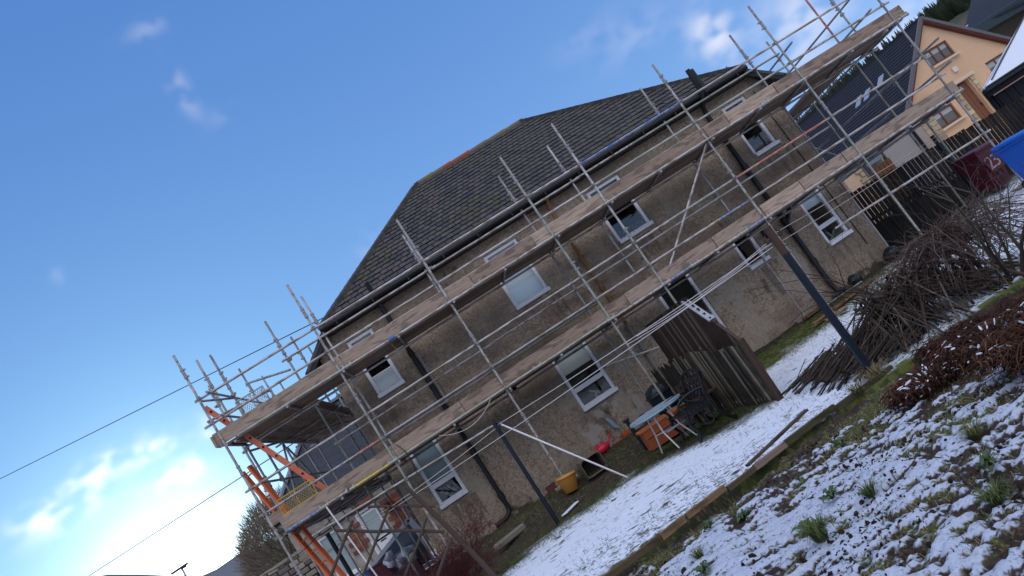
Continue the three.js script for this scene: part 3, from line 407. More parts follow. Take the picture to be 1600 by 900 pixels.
box('toe_board', 0.04, 0.22, 0.3, -4.06, 4.35, 1.25, M.boardC, scaf); box('toe_board', 0.35, 0.2, 0.038, -3.98, 2.62, 0.6, M.board, scaf);
{ const o = box('toe_board', 6.0, 0.22, 0.038, 0, 0, 0, M.boardC, scaf); o.rotation.y = Math.PI / 2; o.position.set(-3.86, 4.345, -3.0); const q = box('toe_board', 6.0, 0.22, 0.038, 0, 0, 0, M.boardC, scaf); q.rotation.y = Math.PI / 2; q.position.set(11.66, 4.345, -3.0); }
// returns down the two sides of the house
const ret = (xo, xi, zs, top) => { for (const z of zs) for (const x of [xo, xi]) { tb('standard', [x, -0.05, z], [x + (rs() - 0.5) * 0.02, top + (rs() - 0.5) * 0.04, z], [G, G2, GN][Math.floor(rs() * 3)]); for (const y of [5.66, 3.4]) sleeve(x, y, z); for (const y of [5.2, 4.7, 2.2]) coupler(x, y, z); }
  for (const y of [5.2, 4.7, 4.14, 3.25, 2.18]) tb(y === 4.14 || y === 2.18 ? 'ledger' : 'guard_rail', [xo + 0.05, y, 1.5], [xo + 0.05, y, zs[zs.length - 1] - 0.3], G2); for (const y of [4.14, 2.18]) tb('ledger', [xi - 0.05, y, 0.3], [xi - 0.05, y, zs[zs.length - 1] - 0.3], G2);
  for (const z of zs) for (const y of [4.165, 2.2]) tb('transom', [Math.min(xo, xi) - 0.2, y, z - 0.06], [Math.max(xo, xi) + 0.2, y, z - 0.06], G2); };
ret(-3.75, -2.38, [-2.3, -4.3, -6.05], 6.17); ret(11.66, 10.36, [-2.15, -4.2, -6.0], 6.17);
tb('standard', [11.66, 0, 0.1], [11.66, 4.6, 0.1], G); tb('standard', [11.66, 4.6, 0.1], [11.66, 6.1, 0.1], M.red); tb('guard_rail', [10.42, 5.2, 0.6], [10.42, 5.2, -6.2], M.galv2);
tb('guard_rail', [-3.95, 5.18, 1.2], [-3.7, 5.2, -0.3], G2); tb('guard_rail', [-4.0, 4.75, 1.3], [-3.0, 4.9, 0.0], M.galv2); tb('guard_rail', [-3.3, 5.25, 0.1], [-2.3, 4.85, 0.9], G2);
tb('guard_rail', [-3.9, 4.05, 0.1], [-2.2, 4.05, -6.2], G2); tb('brace', [-3.7, 4.0, -2.2], [-3.7, 2.3, -4.2], G2); tb('brace', [-3.75, 2.3, -0.1], [-3.75, 4.1, -2.2], G2); tb('brace', [11.62, 2.3, -2.1], [11.62, 4.1, -4.2], G2);
// timber sole and blue rag details
box('tape_wrap', 0.16, 0.07, 0.06, -0.33, 4.23, 1.405, mat([0.1, 0.17, 0.38], 0.7), scaf, 0.02); box('tape_wrap', 0.2, 0.06, 0.06, 8.62, 4.23, 1.405, mat([0.22, 0.36, 0.36], 0.7), scaf, 0.02);

// two orange ladders through the decks
function ladder(label, a, b, wv, rungs, m) { const WV = P(wv);
  const A = P(a), B = P(b), t = thing('orange_ladder', label, 'ladder', a, 0, undefined), d = B.clone().sub(A), L = d.length(), u = d.clone().normalize();
  for (const s of [0, 1]) bar('stile', WV.clone().multiplyScalar(s), d.clone().addScaledVector(WV, s), 0.05, 0.1, m, t, new THREE.Vector3().crossVectors(u, WV).normalize());
  for (let k = 0; k < rungs; k++) { const p = u.clone().multiplyScalar((k + 0.5) / rungs * L); rod('rung', p.clone(), p.clone().add(WV), 0.016, mat([0.62, 0.14, 0.04], 0.5), t); }
  for (let k = 0; k < rungs; k++) for (const s of [-0.075, 1.075]) { const c = u.clone().multiplyScalar((k + 0.5) / rungs * L).addScaledVector(WV, s), q = WV.clone().multiplyScalar(0.012); rod('rung_end', c.clone().sub(q), c.clone().add(q), 0.022, M.dark, t); }
  for (const s of [0, 1]) box('rubber_foot', 0.06, 0.06, 0.05, WV.x * s, 0.02, WV.z * s, M.black, t); return t;
}
ladder('orange ladder leaning from the lower deck up to the top deck at the left end', [-2.82, 2.3, 0.62], [-4.02, 5.02, 0.72], [0.06, 0.03, 0.4], 10, mat([0.62, 0.17, 0.085], 0.5));
ladder('orange ladder rising from the ground through the lower deck at the left end', [-3.42, -0.05, 0.75], [-4.14, 3.72, 0.45], [0.2, 0.02, 0.12], 14, mat([0.66, 0.155, 0.06], 0.5));
// yellow framed mesh trapdoor gates beside the ladder openings
function gate(label, x0, x1, y0, z, tilt, wm_) {
  const W = x1 - x0, t = thing('ladder_gate', label, 'gate', [(x0 + x1) / 2, y0, z], 0), ym = mat([0.6, 0.34, 0.03], 0.55), wm = wm_ || mat([0.38, 0.36, 0.33], 0.5, { metalness: 0.4 }); t.rotation.x = tilt;
  bar('frame_bar', V(-W / 2, 0.05, 0), V(W / 2, 0.05, 0), 0.03, 0.09, ym, t); rod('frame_tube', [-W / 2 + 0.03, 0.1, 0], [-W / 2 + 0.03, 0.38, 0], 0.012, wm, t); rod('frame_tube', [W / 2 - 0.03, 0.1, 0], [W / 2 - 0.03, 0.38, 0], 0.012, wm, t); rod('frame_tube', [-W / 2 + 0.03, 0.38, 0], [W / 2 - 0.03, 0.38, 0], 0.012, wm, t); rod('frame_tube', [0, 0.1, 0], [0, 0.38, 0], 0.008, wm, t);
  const mb = new MB(), x = W / 2 - 0.04; for (let k = -14; k < 15; k++) for (const s of [-1, 1]) { const c = k * 0.05; const pts = []; for (const yy of [0.1, 0.38]) { const xx = c + s * (yy - 0.24) * 0.7; pts.push(V(Math.max(-x, Math.min(x, xx)), yy, s * 0.003)); } if (Math.abs(c) < x + 0.05) mb.tube(pts, 0.0042, 4); } mb.build('wire_mesh', wm, t); return t;
}
gate('yellow framed mesh gate standing on the top deck by the ladder', -3.45, -2.82, 4.43, 1.2, 0); gate('yellow framed mesh gate standing on the lower deck by the ladder', -3.72, -2.95, 2.46, 1.22, -0.2, mat([0.5, 0.33, 0.06], 0.55));
// ---------------------------------------------------------------- clothes poles, lines and prop
function pole(label, x, z, top, r, m, lower) { const y0 = lawnH(x, Math.min(z, 8.2)); const t = thing('clothes_pole', label, 'clothes pole', [x, y0, z]); if (lower) { const tp = top - y0; rod('shaft', [0, -0.2, 0], [0, tp - 0.34, 0], r, m, t); rod('shaft', [0.0, tp - 0.35, 0], [0.0, tp, 0], r * 0.97, M.rust, t); for (const s of [-1, 1]) { const mb = new MB(); mb.tube([V(s * r, tp - 0.12, 0), V(s * (r + 0.05), tp - 0.14, 0), V(s * (r + 0.06), tp - 0.09, 0), V(s * (r + 0.03), tp - 0.06, 0)], 0.009, 6); mb.build('hook', M.rust, t); } rod('cap', [0, tp, 0], [0, tp + 0.02, 0], r * 1.05, M.rust, t); } else { rod('shaft', [0, -0.2, 0], [0, top - y0, 0], r, m, t); rod('cap', [0, top - y0, 0], [0, top - y0 + 0.03, 0], r * 1.12, m, t); const mb = new MB(); mb.tube([V(0, top - y0 - 0.06, r), V(0.03, top - y0 - 0.1, r + 0.05), V(0.06, top - y0 - 0.04, r + 0.06)], 0.008, 6); mb.build('hook', m, t); } return t; }
pole('slim navy clothes pole at the lawn edge with a white prop tied to it', 0.38, 3.24, 1.78, 0.036, M.navy);
pole('thick clothes pole with navy foot and rusty brown top beside the stick heap', 4.0, 7.92, 1.86, 0.046, M.navy, true);
pole('dark clothes pole in front of the neighbouring bungalow behind the trellis', -3.45, 0.0, 1.82, 0.045, M.navy);
pole('dark clothes pole standing against the right picket fence', 12.2, -0.1, 1.8, 0.045, M.navy);
function line(label, a, b, sag, r, m, cat = 'clothes line', name = 'clothes_line') { const A = P(a), B = P(b), pts = []; for (let k = 0; k <= 16; k++) { const t = k / 16, p = A.clone().lerp(B, t); p.y -= sag * 4 * t * (1 - t); pts.push(p); } const mb = new MB(); mb.tube(pts, r * 0.85, 5); return tag(mb.build(name, m), label, cat); }
line('pale clothes line strung from the slim navy pole to the rusty topped pole', [0.41, 1.75, 3.25], [3.95, 1.7, 7.9], 0.03, 0.007, M.rope);
line('pale clothes line from the slim navy pole back to the pole by the bungalow', [0.37, 1.72, 3.22], [-3.42, 1.62, 0.0], 0.06, 0.007, M.rope);
line('long pale clothes line from the bungalow pole straight to the rusty topped pole', [-3.4, 1.56, 0.04], [3.93, 1.66, 7.9], 0.05, 0.007, M.rope);
line('upper of two thin pinkish lines from the rusty topped pole to the right fence pole', [4.03, 1.78, 7.85], [12.2, 1.76, -0.05], 0.02, 0.006, mat([0.42, 0.3, 0.27], 0.8));
line('lower of two thin pinkish lines from the rusty topped pole to the right fence pole', [4.05, 1.66, 7.87], [12.17, 1.68, -0.03], 0.03, 0.006, mat([0.42, 0.3, 0.27], 0.8));
{ // spare line doubled back along the first span
  const mb = new MB(), A = P([3.9, 1.71, 7.86]), B = P([2.35, 1.68, 6.0]); for (let k = 0; k < 2; k++) { const pts = []; for (let i = 0; i <= 10; i++) { const t = i / 10, p = A.clone().lerp(B, t * (1 - k * 0.08)); p.y += -0.05 * Math.sin(t * 3.1) + 0.022 * k - 0.02 * t; p.x += 0.006 * k; pts.push(p); } mb.tube(pts, 0.0045, 5); } tag(mb.build('rope_loop', mat([0.6, 0.55, 0.56], 0.7)), 'bundle of looped pale rope hanging from the rusty topped pole', 'rope');
}
{ const t = thing('clothes_prop', 'white clothes prop leaning from the slim navy pole down to the snow', 'clothes prop', [0.44, 1.76, 3.27]); rod('shaft', [0, 0, 0], [1.27, -1.86, 0.13], 0.0155, M.white, t); rod('end_cap', [-0.02, 0.03, 0], [0.02, -0.03, 0.004], 0.02, M.navy, t); }
{ const t = thing('white_pole', 'white pole hanging from the lower deck in front of the bungalow', 'pole', [-2.92, 2.24, 1.46]); rod('shaft', [0, 0, 0], [0.18, -1.95, 0], 0.015, M.white, t); }
line('black cable looping from the lower deck towards the bungalow garden wall', [-2.4, 2.3, 1.46], [-4.7, 1.85, 0.6], 0.22, 0.01, M.black, 'cable', 'hanging_cable');
{ const mb = new MB(); mb.tube([V(-1.3, 2.5, 1.38), V(-1.22, 2.32, 1.43), V(-1.2, 2.1, 1.42), V(-1.25, 1.85, 1.4)], 0.009, 5); tag(mb.build('hanging_cable', M.black), 'short black cable hanging over the lower toe board', 'cable'); }
line('pale slack cable sagging under the lower deck ledger', [0.62, 2.24, 1.42], [-0.55, 2.2, 1.42], 0.2, 0.008, M.rope, 'cable', 'hanging_cable');
// overhead service wires to the left
line('upper overhead wire crossing the sky to the house corner', [-0.8, 6.45, -3.85], [-19.09, 11.6, -18.39], 0.0, 0.016, M.black, 'overhead wire', 'overhead_wire');
line('lower overhead wire crossing the sky beneath the top deck', [-3.4, 4.15, -3.3], [-17.41, 5.88, -17.46], 0.0, 0.016, M.black, 'overhead wire', 'overhead_wire');

// ---------------------------------------------------------------- boundary screen and picket fence beside the door
{
  const t = thing('screen_fence', 'brown close-boarded screen with a sloping end behind the picket fence', 'fence'), r = rng(9), X = 3.9, ms = [[0.06, 0.034, 0.027], [0.08, 0.05, 0.036], [0.045, 0.03, 0.025], [0.15, 0.115, 0.08]].map((c) => wood(c));
  const top = (z) => (z < 4.3 ? 1.77 : 1.74 - 0.95 * (z - 4.3)); for (let z = 1.32; z < 5.3; z += 0.112) { const y1 = top(z + 0.05), y0 = lawnH(3.6, z) + 0.02; bar('board', [X, y0, z + 0.055], [X, y1 + (r() - 0.5) * 0.015, z + 0.055], 0.109, 0.02 + r() * 0.004, ms[Math.floor(r() * 3.99)], t, V(1, 0, 0)); }
  for (const y of [0.35, 1.35]) bar('rail', [X + 0.04, y, 1.3], [X + 0.04, y, y > 1 ? 4.5 : 5.25], 0.04, 0.07, ms[0], t); bar('capping', [X, top(4.3) + 0.015, 4.2], [X, top(4.8) + 0.015, 4.8], 0.1, 0.03, mat([0.3, 0.32, 0.36], 0.6), t); bar('capping', [X, top(4.8) + 0.015, 4.8], [X, top(5.3) + 0.015, 5.34], 0.05, 0.02, ms[1], t); bar('capping', [X, 1.785, 1.3], [X, 1.785, 4.3], 0.06, 0.018, ms[2], t);
  bar('end_post', [X - 0.16, lawnH(3.7, 5.7), 5.72], [X - 0.16, 0.88, 5.78], 0.085, 0.07, ms[1], t);
}
{
  const t = thing('picket_fence', 'low dark weathered picket fence running from the house wall to the lawn', 'fence'), r = rng(14), ms = [[0.085, 0.072, 0.05], [0.27, 0.235, 0.175], [0.05, 0.045, 0.036], [0.035, 0.033, 0.027]].map((c) => wood(c));
  for (let z = 0.32; z < 5.68; z += 0.077) { const x = 3.72 + (r() - 0.5) * 0.03, y0 = lawnH(3.6, z), h = (z < 3.6 ? 0.97 : mix(0.99, 0.8, (z - 3.6) / 2)) + (r() - 0.5) * 0.11; bar('picket', [x, y0, z], [x + (r() - 0.5) * 0.03, h, z + (r() - 0.5) * 0.03], 0.05, 0.018, ms[Math.floor(r() * 3.99)], t, V(1, 0, 0)); }
  for (const y of [0.25, 0.72]) bar('rail', [3.75, y, 0.3], [3.75, y - 0.06, 5.66], 0.03, 0.06, ms[2], t);
}
// ---------------------------------------------------------------- garden furniture by the wall
{
  const t = thing('garden_table', 'round blue-grey table on thin white legs on the mossy strip', 'table', [2.62, lawnH(2.6, 3.7), 3.72]), top = 0.66, m = mat([0.22, 0.31, 0.37], 0.4), wl = M.white;
  const g = new THREE.CylinderGeometry(0.47, 0.455, 0.035, 40); mesh('table_top', g, m, t).position.y = top; const g2 = new THREE.TorusGeometry(0.46, 0.02, 8, 40); g2.rotateX(Math.PI / 2); mesh('rim', g2, m, t).position.y = top - 0.01;
  for (const [ax, az, bx, bz] of [[-0.16, -0.22, -0.22, -0.33], [-0.1, 0.12, -0.06, 0.27], [0.16, -0.18, 0.3, -0.3], [0.16, 0.2, 0.28, 0.32]]) { const mb = new MB(); mb.tube([V(ax * 0.9, top - 0.03, az * 0.9), V(ax * 1.05, 0.32, az * 1.05), V(bx, 0.0, bz)], 0.0135, 8); mb.build('leg', wl, t); }
  box('shelf', 0.34, 0.025, 0.3, 0.12, 0.29, 0, mat([0.45, 0.47, 0.56], 0.6), t, 0.008); rod('cross_bar', [-0.17, 0.3, -0.22], [0.16, 0.3, 0.2], 0.009, wl, t);
}
{
  const t = thing('trough_planter', 'rectangular terracotta trough planter under the round table', 'planter', [2.78, lawnH(2.7, 2.5) + 0.03, 2.5]); const w = 0.72, h = 0.36, d = 0.3;
  for (const s of [-1, 1]) { const o = box('side_panel', w, h, 0.025, 0, h / 2, s * (d / 2), M.terracotta, t, 0.008); o.rotation.x = s * 0.1; const e = box('end_panel', 0.025, h, d - 0.02, s * (w / 2 - 0.02), h / 2, 0, M.terracotta, t, 0.008); e.rotation.z = -s * 0.1; }
  for (const s of [-1, 1]) { box('rim', w + 0.08, 0.045, 0.045, 0, h, s * (d / 2 + 0.015), M.terracotta, t, 0.01); box('rim', 0.045, 0.044, d + 0.03, s * (w / 2 + 0.015), h, 0, M.terracotta, t, 0.01); } box('band', w * 0.96, 0.02, 0.012, 0, h * 0.62, d / 2 + 0.022, M.terracotta, t, 0.004); box('soil', w - 0.04, 0.03, d - 0.03, 0, h - 0.06, 0, mat([0.02, 0.015, 0.01], 1), t);
}
// black ornate bench seen from its end
{
  const t = thing('garden_bench', 'black ornate metal bench with scrolled back beside the round table', 'bench', [2.95, lawnH(2.9, 4.6) + 0.01, 4.3]); const m = M.iron;
  const tubeP = (name, pts, r, n = 14) => { const c = new THREE.CatmullRomCurve3(pts.map(P)); return mesh(name, new THREE.TubeGeometry(c, n, r, 8), m, t); };
  for (const z of [-0.52, 0.52]) {
    tubeP('leg', [[-0.2, 0.42, z], [-0.24, 0.3, z], [-0.19, 0.14, z], [-0.25, 0.0, z]], 0.026); tubeP('leg', [[0.2, 0.42, z], [0.24, 0.25, z], [0.33, 0.08, z], [0.42, 0.0, z]], 0.026); tubeP('arm_rest', [[0.24, 0.64, z], [0.08, 0.67, z], [-0.16, 0.65, z], [-0.25, 0.58, z], [-0.2, 0.5, z], [-0.2, 0.42, z]], 0.02);
    tubeP('back_post', [[0.2, 0.4, z], [0.23, 0.6, z], [0.31, 0.86, z]], 0.024); tubeP('end_scroll', [[-0.2, 0.4, z], [-0.08, 0.2, z], [0.08, 0.15, z], [0.14, 0.25, z], [0.02, 0.3, z], [0.02, 0.22, z]], 0.015, 24); tubeP('end_scroll', [[-0.1, 0.62, z], [0.06, 0.52, z], [0.14, 0.58, z], [0.08, 0.62, z]], 0.012, 18);
    bar('seat_bearer', [-0.24, 0.4, z], [0.24, 0.4, z], 0.03, 0.05, m, t);
  }
  for (let k = 0; k < 7; k++) box('seat_slat', 0.055, 0.022, 1.1, -0.22 + k * 0.07, 0.43, 0, m, t, 0.006);
  tubeP('top_rail', [[0.31, 0.84, -0.56], [0.335, 0.9, -0.25], [0.345, 0.92, 0], [0.335, 0.9, 0.25], [0.31, 0.84, 0.56]], 0.024, 24); bar('lower_rail', [0.23, 0.52, -0.52], [0.23, 0.52, 0.52], 0.025, 0.035, m, t);
  for (let k = 0; k < 5; k++) { const z = -0.4 + k * 0.2; for (const s of [-1, 1]) tubeP('back_scroll', [[0.24, 0.53, z], [0.26, 0.6, z + s * 0.06], [0.28, 0.7, z + s * 0.02], [0.29, 0.74, z - s * 0.04], [0.31, 0.8, z], [0.32, 0.88, z + s * 0.03]], 0.0105, 16); }
}
{ // armchair beyond the bench
  const t = thing('wooden_chair', 'dark brown slatted chair facing the bench beside the picket fence', 'chair', [3.38, lawnH(3.3, 4.0), 3.75]), m = wood([0.06, 0.04, 0.035]);
  for (const x of [-0.2, 0.2]) for (const z of [-0.2, 0.2]) bar('leg', [x, 0, z], [x, z < 0 ? 0.78 : 0.44, z - (z < 0 ? 0.05 : 0)], 0.045, 0.045, m, t, V(1, 0, 0)); for (let k = 0; k < 5; k++) box('seat_slat', 0.44, 0.02, 0.08, 0, 0.44, -0.19 + k * 0.095, m, t); for (const y of [0.58, 0.68, 0.76]) box('back_slat', 0.4, 0.05, 0.02, 0, y, -0.24, m, t);
}
{ const t = thing('yellow_bucket', 'yellow ochre plastic flower pot standing at the foot of the scaffold', 'plant pot', [0.95, lawnH(0.95, 1.75) - 0.01, 1.78]), m = mat([0.5, 0.235, 0.05], 0.5), r0 = 0.13, r1 = 0.185, h = 0.27; const g = new THREE.LatheGeometry([[0, 0], [r0, 0], [r1, h], [r1 + 0.015, h], [r1 + 0.015, h + 0.03], [r1 - 0.01, h + 0.03], [r0 - 0.01, 0.02], [0, 0.02]].map((p) => new THREE.Vector2(...p)), 28); mesh('pot_body', g, m, t); const s = new THREE.CylinderGeometry(0.16, 0.16, 0.02, 20); mesh('soil', s, mat([0.03, 0.02, 0.015], 1), t).position.y = h - 0.03; t.rotation.z = -0.12; }
{ const t = thing('wooden_crate', 'open grey wooden crate lying on its side below the kitchen window', 'crate', [1.5, lawnH(1.5, 1.75) + 0.01, 1.75], 0.12), m = wood([0.17, 0.14, 0.11]); const w = 0.42, h = 0.32, d = 0.3; for (const y of [0.0, h]) for (let k = 0; k < 3; k++) box('slat', w, 0.015, 0.085, 0, y + 0.01, -0.1 + k * 0.1, m, t); for (const x of [-w / 2, w / 2]) for (let k = 0; k < 3; k++) box('slat', 0.015, h, 0.085, x, h / 2, -0.1 + k * 0.1, m, t); box('base_panel', w, h, 0.012, 0, h / 2, -d / 2, mat([0.035, 0.03, 0.03], 0.9), t); for (const x of [-1, 1]) for (const y of [0.03, h - 0.01]) box('corner_batten', 0.03, 0.03, d, x * (w / 2 - 0.02), y, 0, m, t); }
{ const t = thing('red_watering_can', 'bright red plastic watering can lying on the timber edging by the wall', 'watering can', [1.98, 0.17, 0.62], 0.3), m = mat([0.5, 0.02, 0.045], 0.35); const g = new THREE.SphereGeometry(0.14, 24, 16); g.scale(1.15, 0.75, 0.85); const o = mesh('body', g, m, t); o.position.y = 0.1; const mb = new MB(); mb.tube([V(0.1, 0.1, 0), V(0.2, 0.16, 0), V(0.26, 0.22, 0)], [0.03, 0.018, 0.014], 8); mb.build('spout', m, t); const h = new THREE.TorusGeometry(0.08, 0.014, 8, 20, Math.PI * 1.2); const q = mesh('handle', h, m, t); q.position.set(-0.12, 0.14, 0); rod('rose', [0.25, 0.21, 0], [0.28, 0.245, 0], 0.03, m, t); const neck = new THREE.CylinderGeometry(0.055, 0.07, 0.05, 16); mesh('neck', neck, m, t).position.set(-0.02, 0.2, 0); }
{ const mb = new MB(); for (const [x, z, l, a] of [[2.15, 0.75, 1.9, 0.02], [2.3, 0.62, 1.5, -0.02]]) mb.box(l, 0.09, 0.1, x, 0.12 + (z < 0.7 ? 0.04 : 0), z, 0, a, 0); tag(mb.build('timber_edging', wood([0.08, 0.05, 0.035])), 'dark rotten timber edging lying along the foot of the wall', 'timber'); }
{ const t = thing('brick_pile', 'few terracotta bricks stacked by the wall near the tap', 'bricks', [2.55, 0.14, 0.45], 0.15), m = M.terracotta; box('brick', 0.21, 0.065, 0.1, 0, 0.05, 0, m, t, 0.005); box('brick', 0.21, 0.065, 0.1, 0.02, 0.117, 0.01, m, t, 0.005); box('brick', 0.21, 0.065, 0.1, -0.24, 0.05, 0.03, m, t, 0.005); }
tag(box('maroon_slab', 0.22, 0.19, 0.03, 0.72, 0.16, 0.42, mat([0.1, 0.03, 0.035], 0.8, { bumpMap: grainT, bumpScale: 0.004 }), undefined, 0.006), 'small maroon tile propped against the wall left of the yellow pot', 'tile').rotation.x = -0.35;
{ const t = thing('concrete_post', 'pale grey concrete post lying on the dark path at lower left', 'concrete post', [-0.42, lawnH(-0.4, 1.9) + 0.06, 2.0], 0.62), m = mat([0.21, 0.2, 0.17], 0.95, { bumpMap: grainT, bumpScale: 0.01 }); const g = new RoundedBoxGeometry(0.75, 0.13, 0.13, 2, 0.04); mesh('post_body', g, m, t); box('moss_strip', 0.6, 0.012, 0.08, 0.02, 0.066, -0.01, mat([0.07, 0.08, 0.03], 1), t); }
{ const o = box('snowy_offcut', 0.55, 0.025, 0.11, 0.7, lawnH(0.7, 2.7) + 0.03, 2.7, M.snow, undefined, 0.01); o.rotation.y = 0.95; tag(o, 'snow covered board offcut on the dark path below the yellow pot', 'board'); }
{ const t = thing('black_tub', 'dark tub with wet black sack behind the scaffold upright by the pickets', 'tub', [3.48, lawnH(3.4, 0.7), 0.75]), m = mat([0.02, 0.027, 0.035], 0.35); const g = new THREE.LatheGeometry([[0, 0], [0.2, 0], [0.26, 0.42], [0.28, 0.42], [0.28, 0.46], [0.25, 0.46], [0.19, 0.03], [0, 0.03]].map((p) => new THREE.Vector2(...p)), 24); mesh('tub_body', g, m, t); const s = new THREE.IcosahedronGeometry(0.24, 3), p = s.attributes.position; for (let i = 0; i < p.count; i++) { const f = 0.8 + 0.4 * fbm3(p.getX(i) * 9, p.getY(i) * 9, p.getZ(i) * 9, 2); p.setXYZ(i, p.getX(i) * f, p.getY(i) * f * 0.7, p.getZ(i) * f); } s.computeVertexNormals(); mesh('sack', s, m, t).position.y = 0.48; }
{ const t = thing('navy_post', 'navy upright post with bracket left of the terracotta trough', 'post', [2.45, lawnH(2.45, 2.0), 2.0]); box('post_body', 0.07, 0.62, 0.07, 0, 0.31, 0, M.navy, t, 0.01).rotation.z = 0.06; box('bracket', 0.12, 0.05, 0.09, -0.02, 0.62, 0, M.navy, t, 0.01); }
for (const [x, z, l, ry] of [[7.3, 0.5, 0.5, 0.2], [7.05, 0.55, 0.35, 0.6]]) { const o = box('sole_timber', l, 0.05, 0.14, x, lawnH(x, z) + 0.05, z, wood([0.2, 0.1, 0.05]), undefined, 0.006); o.rotation.y = ry; tag(o, l > 0.4 ? 'longer reddish timber offcut at the base of an inner scaffold upright' : 'shorter reddish timber offcut at the base of an inner scaffold upright', 'timber'); }
{ const mb = new MB(); mb.tube([V(7.35, 0.1, 0.42), V(8.0, 0.09, 0.46), V(8.45, 0.1, 0.5)], 0.03, 8); tag(mb.build('ground_pipe', mat([0.3, 0.32, 0.34], 0.6)), 'grey pipe lying along the foot of the wall at the right downpipe', 'pipe'); }
for (const [x, z, s] of [[9.45, 0.35, 0.16], [8.45, 0.3, 0.13]]) { const g = new THREE.IcosahedronGeometry(s, 3), p = g.attributes.position; for (let i = 0; i < p.count; i++) { const f = 0.75 + 0.5 * fbm3(p.getX(i) * 9 + x, p.getY(i) * 9, p.getZ(i) * 9, 3); p.setXYZ(i, p.getX(i) * f * 1.2, p.getY(i) * f, p.getZ(i) * f); } g.computeVertexNormals(); const o = mesh('black_sack', g, mat([0.012, 0.013, 0.018], 0.35)); o.position.set(x, lawnH(x, z) + s * 0.7, z); tag(o, x > 9 ? 'crumpled black sack at the right corner of the house wall' : 'crumpled black sack beside the foot of the right downpipe', 'sack'); }
tag((() => { const o = box('reddish_plank', 2.7, 0.03, 0.1, 7.95, lawnH(7.9, 1.05) + 0.03, 1.06, wood([0.3, 0.13, 0.075]), undefined, 0.006); o.rotation.y = 0.24; return o; })(), 'long reddish plank lying on the snow parallel to the house', 'plank');
tag((() => { const o = box('stone_step', 1.1, 0.12, 0.5, 10.75, 0.0, -0.75, mat([0.07, 0.08, 0.1], 0.7, { bumpMap: grainT, bumpScale: 0.01 }), undefined, 0.015); return o; })(), 'dark wet concrete step at the right corner of the house', 'step');
